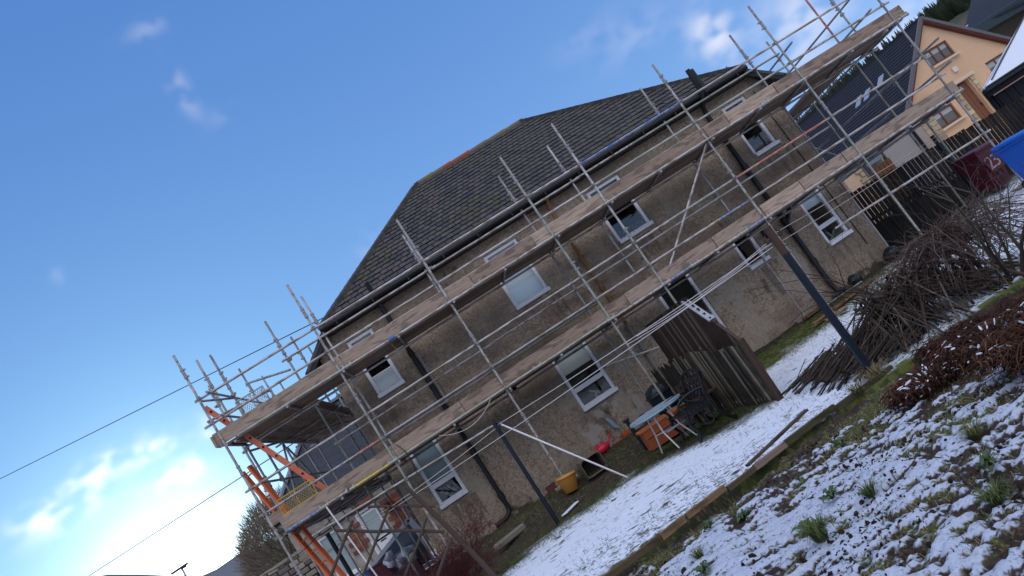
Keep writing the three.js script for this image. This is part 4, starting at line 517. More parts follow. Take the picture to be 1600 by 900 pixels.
// ---------------------------------------------------------------- the bungalow behind on the left
{
  const t = thing('bungalow', 'tan bungalow with red brick panels and dark slate hipped roof behind the left scaffold', 'house', [0, 0, 0]);
  const wm = mat([1, 1, 1], 0.95, { map: tex(512, 512, (u, v) => mix3([0.2, 0.175, 0.145], [0.4, 0.36, 0.3], sst(0.2, 0.8, 0.5 * tn(u, v, 90, 90, 2) + 0.5 * tn(u, v, 12, 12, 4, 3)))) }); wm.map.repeat.set(0.5, 0.5);
  const z = -11, ws = [[-6.15, -5.45, 0.5, 2.0], [-4.72, -3.9, 0.05, 2.02], [-2.6, -1.6, 0.9, 2.0]];
  const sh = new THREE.Shape([[-6.85, -0.4], [2.5, -0.4], [2.5, 3.2], [-6.85, 3.2]].map((p) => new THREE.Vector2(...p))); for (const [a, b, c, d] of ws) { const h = new THREE.Path(); h.moveTo(a, c); h.lineTo(a, d); h.lineTo(b, d); h.lineTo(b, c); h.closePath(); sh.holes.push(h); }
  const g = new THREE.ExtrudeGeometry(sh, { depth: 0.25, bevelEnabled: false }); g.translate(0, 0, z - 0.25); mesh('wall', g, wm, t);
  box('wall', 0.25, 3.58, 4.1, -6.72, 1.4, -13.3, wm, t); box('wall', 0.25, 3.58, 4.1, 2.375, 1.4, -13.3, wm, t); box('wall', 9.3, 3.58, 0.25, -2.17, 1.4, -15.45, wm, t);
  const rm = mat([1, 1, 1], 0.7, { map: tex(512, 512, (u, v) => { const row = Math.floor(v * 16), s = Math.abs(v * 16 - row - 0.5) > 0.44 || Math.abs(((u * 10 + (row % 2) * 0.5) % 1) - 0.5) > 0.46 ? 0.75 : 1; return mix3([0.024, 0.03, 0.042], [0.05, 0.06, 0.075], tn(u, v, 10, 30, 4)).map((q) => q * s); }), bumpMap: grainT, bumpScale: 0.01 }); rm.map.repeat.set(0.4, 0.4);
  const E = 3.2, Rg = 5.9, xl = -7.05, xr = 2.75, zf = -10.7, zb = -15.7, zm = -13.2, hx = 2.45;
  slab('roof_slope', [[xl, E, zf], [xr, E, zf], [xr - hx, Rg, zm], [xl + hx, Rg, zm]], 0.08, rm, t); slab('roof_slope', [[xr, E, zb], [xl, E, zb], [xl + hx, Rg, zm], [xr - hx, Rg, zm]], 0.08, rm, t); slab('roof_slope', [[xl, E, zb], [xl, E, zf], [xl + hx, Rg, zm]], 0.08, rm, t); slab('roof_slope', [[xr, E, zf], [xr, E, zb], [xr - hx, Rg, zm]], 0.08, rm, t);
  // slate courses nearest the eaves stand out as laid strips
  for (let k = 0; k < 17; k++) { const f = k / 17, y = mix(E, Rg, f) - 0.05, zz = mix(zf, zm, f), a = mix(xl, xl + hx, f) + 0.02, b = mix(xr, xr - hx, f) - 0.02; const o = box('slate_course', +(b - a).toFixed(2), 0.014, 0.34, (a + b) / 2, y + 0.085, zz - 0.1, rm, t); o.rotation.x = Math.atan2(Rg - E, zf - zm) + 0.03; }
  bar('hip_ridge', [xl, E + 0.08, zf], [xl + hx, Rg + 0.08, zm], 0.2, 0.07, mat([0.2, 0.23, 0.27], 0.8), t); bar('ridge_cap', [xl + hx, Rg + 0.06, zm], [xr - hx, Rg + 0.06, zm], 0.2, 0.1, mat([0.2, 0.22, 0.26], 0.8), t);
  box('fascia', 9.8, 0.16, 0.03, -2.15, 3.14, -10.68, M.black, t); box('gutter', 9.8, 0.1, 0.1, -2.15, 3.2, -10.62, M.black, t, 0.03);
  const bm = [[0.2, 0.07, 0.048], [0.25, 0.095, 0.062], [0.16, 0.06, 0.046]].map((c) => mat(c, 0.9, { bumpMap: grainT, bumpScale: 0.004 })), r = rng(3);
  let nb = 0; for (const [a, b, c, d] of [[-5.35, -4.8, 0.9, 1.7], [-3.84, -3.2, 0.6, 1.9], [-4.8, -3.9, 2.05, 2.35]]) for (let y = c, k = 0; y < d; y += 0.15, k++) for (let x = a + (k % 2) * 0.13; x < b - 0.05 && nb < 298; x += 0.27, nb++) box('brick', 0.258, 0.138, 0.05, x + 0.13, y + 0.07, z + 0.012, bm[Math.floor(r() * 3)], t);
  const win = (x0, x1, y0, y1, door) => { const q = new THREE.Group(); q.name = door ? 'door' : 'window'; q.position.set((x0 + x1) / 2, (y0 + y1) / 2, z - 0.06); t.add(q); const w = x1 - x0, h = y1 - y0, f = 0.07, m = M.white; for (const s of [-1, 1]) { box('frame', f, h, 0.1, s * (w / 2 - f / 2), 0, 0, m, q, 0.006); box('frame', w - 2 * f, f, 0.096, 0, s * (h / 2 - f / 2), 0, m, q, 0.006); } if (door) { box('panel', w - 2 * f, h * 0.38, 0.05, 0, -h * 0.27, 0, m, q); const p = box('pane', w * 0.62, h * 0.42, 0.02, 0, h * 0.2, 0, mat([0.33, 0.4, 0.4], 0.25), q); box('panel', w - 2 * f, h * 0.5, 0.03, 0, h * 0.2, -0.02, m, q); box('letter_plate', 0.22, 0.04, 0.01, 0, -h * 0.1, 0.03, M.dark, q); box('handle', 0.03, 0.14, 0.04, w * 0.36, -0.05, 0.05, M.iron, q); } else { box('pane', w - 2 * f, h - 2 * f, 0.02, 0, 0, 0, mat([0.3, 0.36, 0.36], 0.15), q); box('transom', w - 2 * f, 0.05, 0.06, 0, h * 0.2, 0.02, mat([0.25, 0.32, 0.27], 0.6), q); box('sill', w + 0.1, 0.07, 0.18, 0, -h / 2 - 0.03, 0.08, m, q); } };
  ws.forEach(([a, b, c, d], i) => win(a, b, c, d, i === 1));
  rod('downpipe', [-6.6, 0, z + 0.06], [-6.6, 3.1, z + 0.06], 0.04, mat([0.45, 0.4, 0.34], 0.6), t); rod('downpipe', [-3.05, 0, z + 0.06], [-3.05, 3.1, z + 0.06], 0.04, M.black, t);
  for (const [a, b] of [[[-6.0, 2.1, -10.93], [-2.3, 2.12, -10.93]]]) bar('lintel', a, b, 0.05, 0.05, M.black, t);
}
{ // hanging basket on the bungalow wall
  const t = thing('hanging_basket', 'dark reddish dried hanging basket on the brick beside the bungalow door', 'hanging basket', [-3.55, 1.62, -10.7]); const g = new THREE.SphereGeometry(0.17, 14, 8, 0, 6.3, 1.57, 1.57); mesh('basket', g, mat([0.04, 0.025, 0.02], 1), t); const mb = new MB(), r = rng(4); for (let k = 0; k < 140; k++) { const a = r() * 6.28, l = 0.1 + r() * 0.2; mb.ribbon([V(0, 0.02, 0), V(Math.cos(a) * l * 0.6, 0.08 + r() * 0.1, Math.sin(a) * l * 0.6), V(Math.cos(a) * l, (r() - 0.6) * 0.25, Math.sin(a) * l)], 0.02, 0.01, V(-Math.sin(a), 0, Math.cos(a))); } mb.build('foliage', mat([0.09, 0.02, 0.02], 0.9, { side: THREE.DoubleSide }), t); rod('chain', [0, 0, 0], [0, 0.5, 0], 0.006, M.black, t);
}
{ // white framed cold frame and blue boxes in the yard on the left
  const t = thing('cold_frame', 'white framed cold frame with bluish panes beside the house corner', 'cold frame', [-2.9, 0, -3.1]), m = mat([0.66, 0.7, 0.76], 0.5);
  rod('corner_post', [0.63, -0.05, 0.5], [0.63, 1.5, 0.5], 0.025, m, t); bar('frame_rail', [-0.62, 0.72, 0.5], [0.62, 1.14, 0.5], 0.05, 0.09, m, t); bar('frame_rail', [0.62, 1.14, 0.5], [0.72, 0.7, 0.5], 0.05, 0.14, m, t); bar('frame_rail', [-0.62, 0.05, 0.5], [0.66, 0.05, 0.5], 0.05, 0.08, m, t); bar('frame_post', [-0.62, 0, 0.5], [-0.62, 0.75, 0.5], 0.05, 0.05, m, t);
  slab('pane', [[-0.58, 0.1, 0.48], [0.62, 0.1, 0.48], [0.62, 1.08, 0.48], [-0.58, 0.7, 0.48]], 0.01, mat([0.1, 0.14, 0.2], 0.1), t); slab('pane', [[-0.58, 0.74, 0.46], [0.62, 1.12, 0.46], [0.62, 1.12, -0.5], [-0.58, 0.74, -0.5]], 0.01, mat([0.25, 0.3, 0.36], 0.12), t);
}
{ const r = rng(41), cs = [[0.03, 0.1, 0.42], [0.02, 0.06, 0.3], [0.05, 0.2, 0.5], [0.25, 0.4, 0.45], [0.55, 0.58, 0.62], [0.14, 0.03, 0.04]], L = ['royal blue plastic storage box lowest in the heap left of the trellis', 'deep blue plastic storage box leaning behind the trellis post end', 'light blue plastic storage box topmost in the heap behind the trellis', 'pale turquoise plastic box under the cold frame rail', 'whitish plastic box with lid left in the blue heap', 'dark maroon plastic box between the blue boxes'];
  [[-3.75, 0.0, -2.7, 0], [-3.3, 0.0, -2.9, 1], [-3.55, 0.36, -2.8, 2], [-2.75, 0.3, -2.3, 3], [-3.85, 0.36, -3.1, 4], [-3.35, 0.36, -2.4, 5]].forEach(([x, y, z, k]) => { const t = thing('storage_box', L[k], 'storage box', [x, y, z], r() * 0.8 - 0.4), m = mat(cs[k], 0.4); const w = 0.42, h = 0.32, d = 0.32; for (const s of [-1, 1]) { box('side', w, h, 0.02, 0, h / 2, s * d / 2, m, t, 0.006); box('side', 0.02, h, d, s * w / 2, h / 2, 0, m, t, 0.006); } box('base', w, 0.02, d, 0, 0.012, 0, m, t); box('lid', w + 0.05, 0.035, d + 0.05, 0, h + 0.018, 0, k % 2 ? mat(cs[k].map((v) => v * 0.7), 0.4) : m, t, 0.01); for (let q = 0; q < 4; q++) box('rib', 0.02, h - 0.06, 0.012, -0.15 + q * 0.1, h / 2, d / 2 + 0.012, m, t); });
  for (const [x, z, s, lb] of [[-2.62, -1.6, 0.17, 'larger heap of snowy white pots beside the cold frame'], [-2.95, -1.8, 0.13, 'smaller heap of snowy white pots left beside the cold frame']]) { const t = thing('pot_heap', lb, 'pots', [x, 0.35, z]); const q = rng(Math.round(z * -10)); for (let k = 0; k < 9; k++) { const g = new THREE.LatheGeometry([[0, 0], [0.06, 0], [0.085, 0.12], [0.09, 0.12], [0.08, 0.11], [0.055, 0.01]].map((p) => new THREE.Vector2(...p)), 14); const o = mesh('pot', g, mat([0.66, 0.68, 0.74], 0.6), t); o.position.set((q() - 0.5) * s * 2.4, q() * 0.4, (q() - 0.5) * s * 2); o.rotation.set(q() * 2 - 1, q() * 3, q() * 2 - 1); } box('stand', s * 2.2, 0.35, s * 1.8, 0, -0.18, 0, mat([0.04, 0.04, 0.045], 0.8), t, 0.02); }
}
{ // rubble stone wall at the bottom left with a bracket bin
  const t = thing('stone_wall', 'low rubble stone garden wall with a coping at the far left', 'wall', [-5.6, 0, -4.0], 0.0), r = rng(55), ms = [[0.3, 0.26, 0.2], [0.22, 0.2, 0.17], [0.38, 0.33, 0.26], [0.16, 0.13, 0.12]].map((c) => mat(c, 0.95, { bumpMap: grainT, bumpScale: 0.01 })); box('core', 3.1, 1.85, 0.28, -0.9, 0.65, -0.05, mat([0.1, 0.09, 0.08], 1), t);
  for (let y = 0.9, k = 0; y < 1.9; y += 0.14, k++) for (let x = -1.4; x < 0.62;) { const w = 0.16 + r() * 0.18; box('stone', w - 0.02, 0.12, 0.1, x + w / 2, y, 0.1 + r() * 0.03, ms[Math.floor(r() * 4)], t, 0.025); x += w; } for (let x = -1.4; x < 0.6; x += 0.42) box('coping_stone', 0.4, 0.07, 0.4, x + 0.2, 1.62 + 0.02 + 0.28, -0.03, ms[0], t, 0.015);
}
// bare hedge tree and distant roofs on the left skyline
{
  const r = rng(66), t = thing('bare_tree', 'rounded bare brown tree on the far left skyline behind the scaffold', 'tree', [-13.6, -0.3, -38]), mb = new MB(), tr = new MB(); for (let k = 0; k < 6; k++) tr.tube([V((r() - 0.5) * 1.4, 0, (r() - 0.5)), V((r() - 0.5) * 2, 2, (r() - 0.5) * 2), V((r() - 0.5) * 3, 4, (r() - 0.5) * 2)], [0.13, 0.09, 0.05], 6); tr.build('trunk', mat([0.06, 0.05, 0.04], 0.95), t);
  for (let k = 0; k < 13000; k++) { const a = r() * 6.28, u = Math.acos(1 - r() * 1.75), R = (2.6 + r() * 0.5) * (0.55 + 0.45 * Math.sqrt(r())), c = V(Math.sin(u) * Math.cos(a) * R * 1.15, 3.1 + Math.cos(u) * R * 1.25, Math.sin(u) * Math.sin(a) * R), d = c.clone().sub(V(0, 1.2, 0)).normalize().add(V(r() - 0.5, r() - 0.2, r() - 0.5).multiplyScalar(0.9)).normalize(), l = 0.3 + r() * 0.5; mb.tube([c, c.clone().addScaledVector(d, l)], [0.016, 0.007], 3); } mb.build('crown', mat([0.2, 0.165, 0.125], 0.95), t);
}
{
  const t = thing('distant_house', 'distant grey roofed house low on the left skyline behind the street lamp', 'house', [0, 0, 0]), c = dirOf(-18.1, 0).multiplyScalar(70).add(V(0, 0, 16.5)), rm = mat([0.13, 0.145, 0.17], 0.8); const w = 2.0, y1 = 5.05, y0 = 2.6; const A = (x, y, z) => [c.x + x * 0.95 - z * 0.3, y, c.z + x * 0.3 + z * 0.95];
  slab('roof_slope', [A(-w, y0, 2.2), A(w, y0, 2.2), A(w, y1, 0), A(-w, y1, 0)], 0.12, rm, t); slab('roof_slope', [A(w, y0, -2.2), A(-w, y0, -2.2), A(-w, y1, 0), A(w, y1, 0)], 0.12, rm, t); const wl = mat([0.3, 0.28, 0.26], 0.9); slab('wall', [A(-w, -0.4, 2), A(w, -0.4, 2), A(w, y0 + 0.2, 2), A(-w, y0 + 0.2, 2)], 0.2, wl, t); for (const s of [-1, 1]) slab('gable_wall', [A(s * w * 0.98, -0.4, -2), A(s * w * 0.98, -0.4, 2), A(s * w * 0.98, y0 + 0.15, 2), A(s * w * 0.98, y1 - 0.1, 0), A(s * w * 0.98, y0 + 0.15, -2)], 0.1, wl, t);
}
{ const c = dirOf(-20.35, 0).multiplyScalar(38).add(V(0, 0, 16.5)), t = thing('street_lamp', 'street lamp with flat head against the bright sky at lower left', 'street lamp', [c.x, -0.3, c.z], 0.2); const mb = new MB(); mb.tube([V(0, 0, 0), V(0, 2.5, 0), V(0, 4.55, 0)], [0.07, 0.055, 0.045], 8); mb.build('column', mat([0.36, 0.36, 0.38], 0.6), t); const h = box('lamp_head', 0.75, 0.09, 0.22, -0.08, 4.6, 0, mat([0.06, 0.06, 0.1], 0.5), t, 0.03); h.rotation.z = 0.03; box('bracket', 0.2, 0.08, 0.08, 0.1, 4.55, 0, mat([0.1, 0.1, 0.13], 0.6), t, 0.015); }

// ---------------------------------------------------------------- the peach house and its neighbours on the right
{
  const t = thing('peach_house', 'peach rendered gable house with dark tiled roof and brown windows at upper right', 'house', [25.9, 0, -14.85], 0.243), A = 6.53, S = 0.778, HW = 4.7, eY = A - S * HW, D = 15;
  const wm = mat([1, 1, 1], 0.95, { map: tex(512, 512, (u, v) => mix3([0.6, 0.38, 0.225], [0.73, 0.48, 0.295], 0.5 * tn(u, v, 60, 60, 3) + 0.5 * tn(u, v, 5, 5, 4, 2))) }); wm.map.repeat.set(0.25, 0.25);
  const ws = [[-1.1, 0.62, 4.45, 5.2], [-3.15, -1.5, 2.0, 2.75], [1.65, 3.0, 2.6, 3.4]], sh = new THREE.Shape([[-HW + 0.3, -0.4], [HW - 0.3, -0.4], [HW - 0.3, eY + 0.15], [0, A - 0.1], [-HW + 0.3, eY + 0.15]].map((p) => new THREE.Vector2(...p)));
  for (const [a, b, c, d] of [...ws, [-0.75, 0.2, 0.9, 3.25]]) { const h = new THREE.Path(); h.moveTo(a, c); h.lineTo(a, d); h.lineTo(b, d); h.lineTo(b, c); h.closePath(); sh.holes.push(h); }
  const g = new THREE.ExtrudeGeometry(sh, { depth: 0.3, bevelEnabled: false }); g.translate(0, 0, -0.3); mesh('wall', g, wm, t); box('wall', 0.3, 3, D - 1, -HW + 0.45, 1.3, -D / 2, wm, t); box('wall', 0.3, 3, D - 1, HW - 0.45, 1.3, -D / 2, wm, t); box('partition', 5, 4.4, 0.1, 0, 2.0, -1.6, M.dark, t);
  const rm = mat([1, 1, 1], 0.8, { map: tex(256, 256, (u, v) => mix3([0.012, 0.015, 0.023], [0.026, 0.031, 0.044], tn(u, v, 20, 20, 4))) }), L = Math.hypot(HW, HW * S), n = 27, an = Math.atan(S);
  for (const s of [-1, 1]) { slab('roof_slope', s < 0 ? [[-HW, eY, -D], [-HW, eY, 0.15], [0, A, 0.15], [0, A, -D]] : [[HW, eY, 0.15], [HW, eY, -D], [0, A, -D], [0, A, 0.15]], 0.1, rm, t);
    if (s < 0) for (let k = 0; k < n; k++) { const f = (k + 0.5) / n, o = box('tile_course', +(L / n + 0.06).toFixed(3), 0.035, D, s * HW * (1 - f), mix(eY, A, f) + 0.045, -D / 2 + 0.1, rm, t); o.rotation.z = -s * an + (s < 0 ? 0.11 : -0.11) * -1; } }
  bar('ridge_cap', [0, A + 0.05, 0.16], [0, A + 0.05, -D], 0.22, 0.09, rm, t); const vm = mat([0.13, 0.12, 0.125], 0.7), vb = mat([0.12, 0.04, 0.025], 0.7); for (const s of [-1, 1]) { bar('verge', [0, A + 0.02, 0.19], [s * (HW + 0.02), eY + 0.02, 0.19], 0.1, 0.16, vm, t); bar('barge_board', [0, A - 0.13, 0.1], [s * HW, eY - 0.13, 0.1], 0.2, 0.09, vb, t); }
  const br = mat([0.16, 0.06, 0.035], 0.6), gl = mat([0.16, 0.155, 0.15], 0.12), st = mat([0.62, 0.5, 0.36], 0.9);
  ws.forEach(([a, b, c, d], i) => { const q = new THREE.Group(); q.name = 'window'; q.position.set((a + b) / 2, (c + d) / 2, -0.1); t.add(q); const w = b - a, h = d - c, k = i === 0 ? 3 : 2, f = 0.085; for (const s of [-1, 1]) { box('frame', f, h, 0.1, s * (w / 2 - f / 2), 0, 0, br, q); box('frame', w - 2 * f, f, 0.096, 0, s * (h / 2 - f / 2), 0, br, q); } for (let j = 1; j < k; j++) box('mullion', f * 0.9, h - 2 * f, 0.094, -w / 2 + j * w / k, 0, 0, br, q); for (let j = 0; j < k; j++) { const x = -w / 2 + (j + 0.5) * w / k; box('pane', w / k - 0.06, h - f, 0.02, x, 0, -0.01, gl, q); box('blind', w / k - 0.07, h * 0.34, 0.012, x, h * 0.28, 0.008, mat([0.36, 0.37, 0.36], 0.5), q); } box('sill', w + 0.16, 0.09, 0.22, 0, -h / 2 - 0.05, 0.15, st, q); });
  const dr = new THREE.Group(); dr.name = 'door'; dr.position.set(-0.28, 2.0, -0.2); t.add(dr); box('leaf', 0.92, 2.4, 0.06, 0, 0, 0, mat([0.21, 0.075, 0.03], 0.5), dr); for (const x of [-0.22, 0.22]) box('door_panel', 0.3, 1.6, 0.02, x, 0.1, 0.035, mat([0.17, 0.06, 0.028], 0.5), dr); box('handle', 0.04, 0.16, 0.05, 0.38, 0, 0.05, M.iron, dr);
  box('door_lintel', 1.5, 0.16, 0.12, -0.1, 3.36, 0.05, st, t); const sm = [[0.5, 0.38, 0.22], [0.4, 0.31, 0.19], [0.58, 0.46, 0.29]].map((c) => mat(c, 0.95, { bumpMap: grainT, bumpScale: 0.02 })), r = rng(8);
  for (let k = 0; k < 9; k++) { const w = k % 2 ? 0.34 : 0.22; box('quoin', w, 0.23, 0.06, -0.78 - w / 2, 1.3 + k * 0.245 - 0.1, 0.03, sm[Math.floor(r() * 3)], t, 0.02); box('quoin', w, 0.23, 0.06, 0.28 + w / 2, 1.3 + k * 0.245 - 0.1, 0.03, sm[Math.floor(r() * 3)], t, 0.02); }
  box('vent_cover', 0.3, 0.24, 0.08, -0.12, 3.86, 0.04, mat([0.66, 0.6, 0.5], 0.6), t, 0.02); bar('porch_shadow_line', [-3.4, 3.3, 0.1], [-2.2, 3.42, 0.1], 0.16, 0.09, M.black, t);  // black bar stands in for the shadow line below a porch roof
  for (const [x, z] of [[-1.75, -3.5], [-1.75, -2.9], [-1.62, -2.0]]) { const y = A - S * -x; const o = box('roof_light', 0.62, 0.06, 0.34, x, y + 0.1, z, mat([0.26, 0.31, 0.37], 0.12), t, 0.01); o.rotation.z = an; }
}
{
  const t = thing('low_garage', 'low garage with brown door and grey rendered wall below the peach house', 'garage', [0, 0, 0]), wm = mat([0.36, 0.33, 0.315], 0.95, { bumpMap: grainT, bumpScale: 0.01 }), pe = mat([0.66, 0.47, 0.32], 0.95), bd = mat([0.13, 0.065, 0.022], 0.6), bd2 = mat([0.1, 0.045, 0.03], 0.6), st = [[0.5, 0.4, 0.25], [0.58, 0.47, 0.31], [0.42, 0.34, 0.22]].map((c) => mat(c, 0.95, { bumpMap: grainT, bumpScale: 0.02 })), r = rng(12);
  box('wall', 1.15, 2.6, 0.2, 15.5, 1.2, -6.1, wm, t); box('wall', 0.72, 2.45, 0.2, 13.65, 1.15, -6.02, pe, t); box('wall', 0.3, 2.6, 0.2, 16.28, 1.2, -6.08, mat([0.42, 0.36, 0.32], 0.95), t); box('garage_door', 0.62, 2.1, 0.08, 14.62, 1.02, -5.98, bd, t); box('side_door', 0.35, 2.0, 0.08, 14.13, 0.95, -6.0, bd2, t); for (let k = 0; k < 4; k++) box('door_board', 0.13, 2.05, 0.02, 14.39 + k * 0.152, 1.0, -5.93, bd, t); box('roof', 3.4, 0.12, 3.0, 15.0, 2.56, -7.5, M.black, t); box('wall', 3.2, 2.5, 0.2, 15.0, 1.2, -8.9, wm, t); box('wall', 0.2, 2.5, 2.8, 13.4, 1.2, -7.5, wm, t); rod('downpipe', [16.1, 0, -5.95], [16.1, 2.5, -5.95], 0.045, M.black, t);
  for (let k = 0; k < 10; k++) { const w = k % 2 ? 0.3 : 0.2; box('quoin', w, 0.15, 0.06, 14.02 - w / 2, 1.1 + k * 0.16 - 0.3, -5.9, st[Math.floor(r() * 3)], t, 0.015); for (let q = 0; q < 2; q++) box('quoin', 0.25, 0.15, 0.12, 16.56 + q * 0.26, 0.9 + k * 0.16, -6.02, st[Math.floor(r() * 3)], t, 0.02); } box('lintel_panel', 0.6, 0.25, 0.1, 14.5, 2.3, -5.99, mat([0.2, 0.23, 0.27], 0.7), t);
}
{
  const t = thing('snowy_shed', 'dark shed with snow covered roof at the right edge behind the fence', 'shed', [0, 0, 0]), dk = mat([0.012, 0.013, 0.018], 0.8), P0 = [15.82, 2.12, -2.4];
  box('wall', 6.0, 2.5, 0.12, 19.0, 0.8, -2.5, dk, t); for (let k = 0; k < 20; k++) box('cladding_board', 0.26, 2.4, 0.02, 16.2 + k * 0.28, 0.8, -2.43, dk, t, 0.004);
  box('fascia', 6.3, 0.22, 0.05, 18.95, 1.98, -2.36, dk, t); bar('gutter', [15.8, 2.06, -2.3], [22.1, 2.02, -2.3], 0.1, 0.08, M.black, t); bar('drip_edge', [15.9, 1.85, -2.3], [22.0, 1.8, -2.3], 0.02, 0.03, mat([0.3, 0.17, 0.13], 0.6), t);
  slab('roof_slope', [P0, [22.1, 2.1, -2.4], [22.1, 4.06, -4.32], [21.82, 4.06, -4.32]], 0.08, dk, t); slab('gable_wall', [[15.9, -0.4, -2.45], [21.8, -0.4, -4.34], [21.8, 4.0, -4.34], [15.9, 2.06, -2.45]], 0.08, dk, t);
  const up = V(0, 0.7, 0.71).multiplyScalar(0.035), sn = (pts) => slab('snow_cover', pts.map((p) => P(p).add(up)), 0.04, M.snow, t); sn([[15.86, 2.13, -2.41], [22.08, 2.13, -2.42], [22.08, 4.05, -4.31], [21.78, 4.05, -4.31]]); bar('roof_batten', P([16.25, 2.19, -2.46]).add(up), P([20.6, 3.7, -3.96]).add(up), 0.035, 0.03, M.black, t, V(0, 0.7, 0.7)); bar('hip_edge', [15.84, 2.12, -2.38], [21.82, 4.06, -4.3], 0.06, 0.04, mat([0.35, 0.42, 0.55], 0.7), t);
}
{
  const t = thing('slate_house', 'dark slate roofed house with snow along its verge at the top right corner', 'house', [0, 0, 0]), rm = mat([1, 1, 1], 0.7, { map: tex(256, 256, (u, v) => mix3([0.012, 0.015, 0.02], [0.028, 0.032, 0.038], tn(u, v, 14, 14, 4))) });
  slab('roof_slope', [[37.46, 6.3, -26.5], [36.6, 5.55, -24.8], [34.57, 5.11, -18.95], [34.4, 5.1, -16.9], [47.8, 8.75, -26.8], [50.1, 8.6, -36.7]].filter((p, i) => i !== 1 && i !== 3), 0.15, rm, t); bar('gutter', [37.3, 5.95, -26.2], [34.3, 4.85, -16.9], 0.3, 0.6, M.black, t); slab('wall', [[37.5, -1, -26.6], [34.7, -1, -17.2], [34.7, 4.7, -17.2], [37.5, 5.8, -26.6]], 0.3, mat([0.075, 0.052, 0.036], 0.9), t);
  const r = rng(71), mb = new MB(); for (let k = 0; k < 90; k++) { const f = r(), a = V(mix(37.46, 50.1, f), mix(6.33, 8.65, f), mix(-26.5, -36.7, f)); const w = r() * r() * r() * 2.2; a.x += -0.3 * w; a.z += w; a.y += 0.05 - 0.14 * w; mb.geo(new THREE.IcosahedronGeometry(0.07 + r() * 0.1, 1), new THREE.Matrix4().compose(a, new THREE.Quaternion(), V(1.3, 0.45, 0.8))); } mb.build('snow_patches', M.snow, t);
}
// right boundary fence, bins
{
  const t = thing('paling_fence', 'dark picket fence of upright palings along the right boundary', 'fence'), r = rng(21), ms = [[0.016, 0.015, 0.014], [0.02, 0.019, 0.018], [0.028, 0.024, 0.02], [0.013, 0.014, 0.018]].map((c) => wood(c)), Z = -1.2, top = (x) => 1.78 - 0.068 * (x - 10.4);
  for (let x = 9.85; x < 16.2; x += 0.118) { const y1 = top(x) + (r() - 0.5) * 0.03, o = box('paling', 0.096, +(y1 - 0.62).toFixed(2), 0.018, x, (y1 + 0.62) / 2, Z + (r() - 0.5) * 0.012, ms[Math.floor(r() * 3.99)], t); o.rotation.z = (r() - 0.5) * 0.02; }
  for (let x = 9.85; x < 16.2; x += 0.132) { const y1 = top(x) - 0.9 + (r() - 0.5) * 0.03, o = box('gravel_board', 0.126, +(y1 + 0.5).toFixed(2), 0.02, x, y1 / 2 - 0.25, Z + 0.05 + (r() - 0.5) * 0.01, ms[Math.floor(r() * 2.99)], t); o.rotation.z = (r() - 0.5) * 0.012; }
  for (const y of [0.55, 0.98]) bar('rail', [9.8, y + 0.05, Z - 0.05], [16.2, y - 0.36, Z - 0.05], 0.04, 0.08, ms[0], t); for (let x = 10; x < 16.2; x += 1.85) bar('post', [x, -0.4, Z - 0.08], [x, top(x) - 0.05, Z - 0.08], 0.09, 0.09, ms[3], t, V(1, 0, 0));
}
function bin(label, x, z, turn, m, lidM, s = 1) { const t = thing('wheelie_bin', label, 'wheelie bin', [x, lawnH(Math.min(x, 13.8), z), z], turn); const w0 = 0.4 * s, w1 = 0.54 * s, d0 = 0.46 * s, d1 = 0.66 * s, h = 0.9 * s, g = new THREE.BoxGeometry(1, 1, 1, 1, 6, 1), p = g.attributes.position; for (let i = 0; i < p.count; i++) { const f = p.getY(i) + 0.5; p.setXYZ(i, p.getX(i) * mix(w0, w1, f), 0.06 + f * h, p.getZ(i) * mix(d0, d1, f)); } g.computeVertexNormals(); mesh('bin_body', g, m, t); box('rim', w1 + 0.06, 0.06, d1 + 0.06, 0, h + 0.05, 0, m, t, 0.015); const lid = box('lid', w1 + 0.1, 0.07, d1 + 0.12, 0, h + 0.115, 0.02, lidM, t, 0.03); lid.rotation.x = 0.05; for (const q of [-1, 1]) { const wg = new THREE.CylinderGeometry(0.1, 0.1, 0.05, 18); wg.rotateZ(Math.PI / 2); mesh('wheel', wg, M.black, t).position.set(q * (w0 / 2 + 0.03), 0.1, -d0 / 2); } rod('handle', [-w1 / 2, h + 0.02, -d1 / 2 - 0.07], [w1 / 2, h + 0.02, -d1 / 2 - 0.07], 0.02, m, t); for (let k = 0; k < 3; k++) box('rib', 0.02, h * 0.7, 0.012, -0.12 + k * 0.12, h * 0.5, (d0 + d1) / 4 + 0.02, m, t).rotation.x = 0.1; return t; }
bin('bright blue wheelie bin at the right edge in front of the dark fence', 11.95, 2.1, 0.35, mat([0.008, 0.085, 0.42], 0.4), mat([0.008, 0.1, 0.48], 0.4), 0.97);
{ const b = bin('maroon wheelie bin with pale painted number left of the blue bin', 12.05, 0.75, 0.15, mat([0.07, 0.008, 0.018], 0.45), mat([0.085, 0.01, 0.02], 0.4), 0.95);
  const c = document.createElement('canvas'); c.width = c.height = 256; const q = c.getContext('2d'); q.fillStyle = '#4b1019'; q.fillRect(0, 0, 256, 256); q.strokeStyle = '#8f8890'; q.lineWidth = 24; q.lineCap = 'round'; q.beginPath(); q.moveTo(40, 70); q.bezierCurveTo(60, 20, 130, 40, 110, 100); q.lineTo(40, 205); q.lineTo(118, 200); q.stroke(); q.beginPath(); q.moveTo(150, 60); q.bezierCurveTo(200, 20, 235, 90, 180, 118); q.bezierCurveTo(250, 130, 225, 220, 150, 200); q.stroke();
  const t = new THREE.CanvasTexture(c); t.colorSpace = THREE.SRGBColorSpace; const o = mesh('painted_number', new THREE.PlaneGeometry(0.4, 0.4), mat([1, 1, 1], 0.5, { map: t }), b); o.position.set(0, 0.6, 0.308); o.rotation.x = -0.11; }
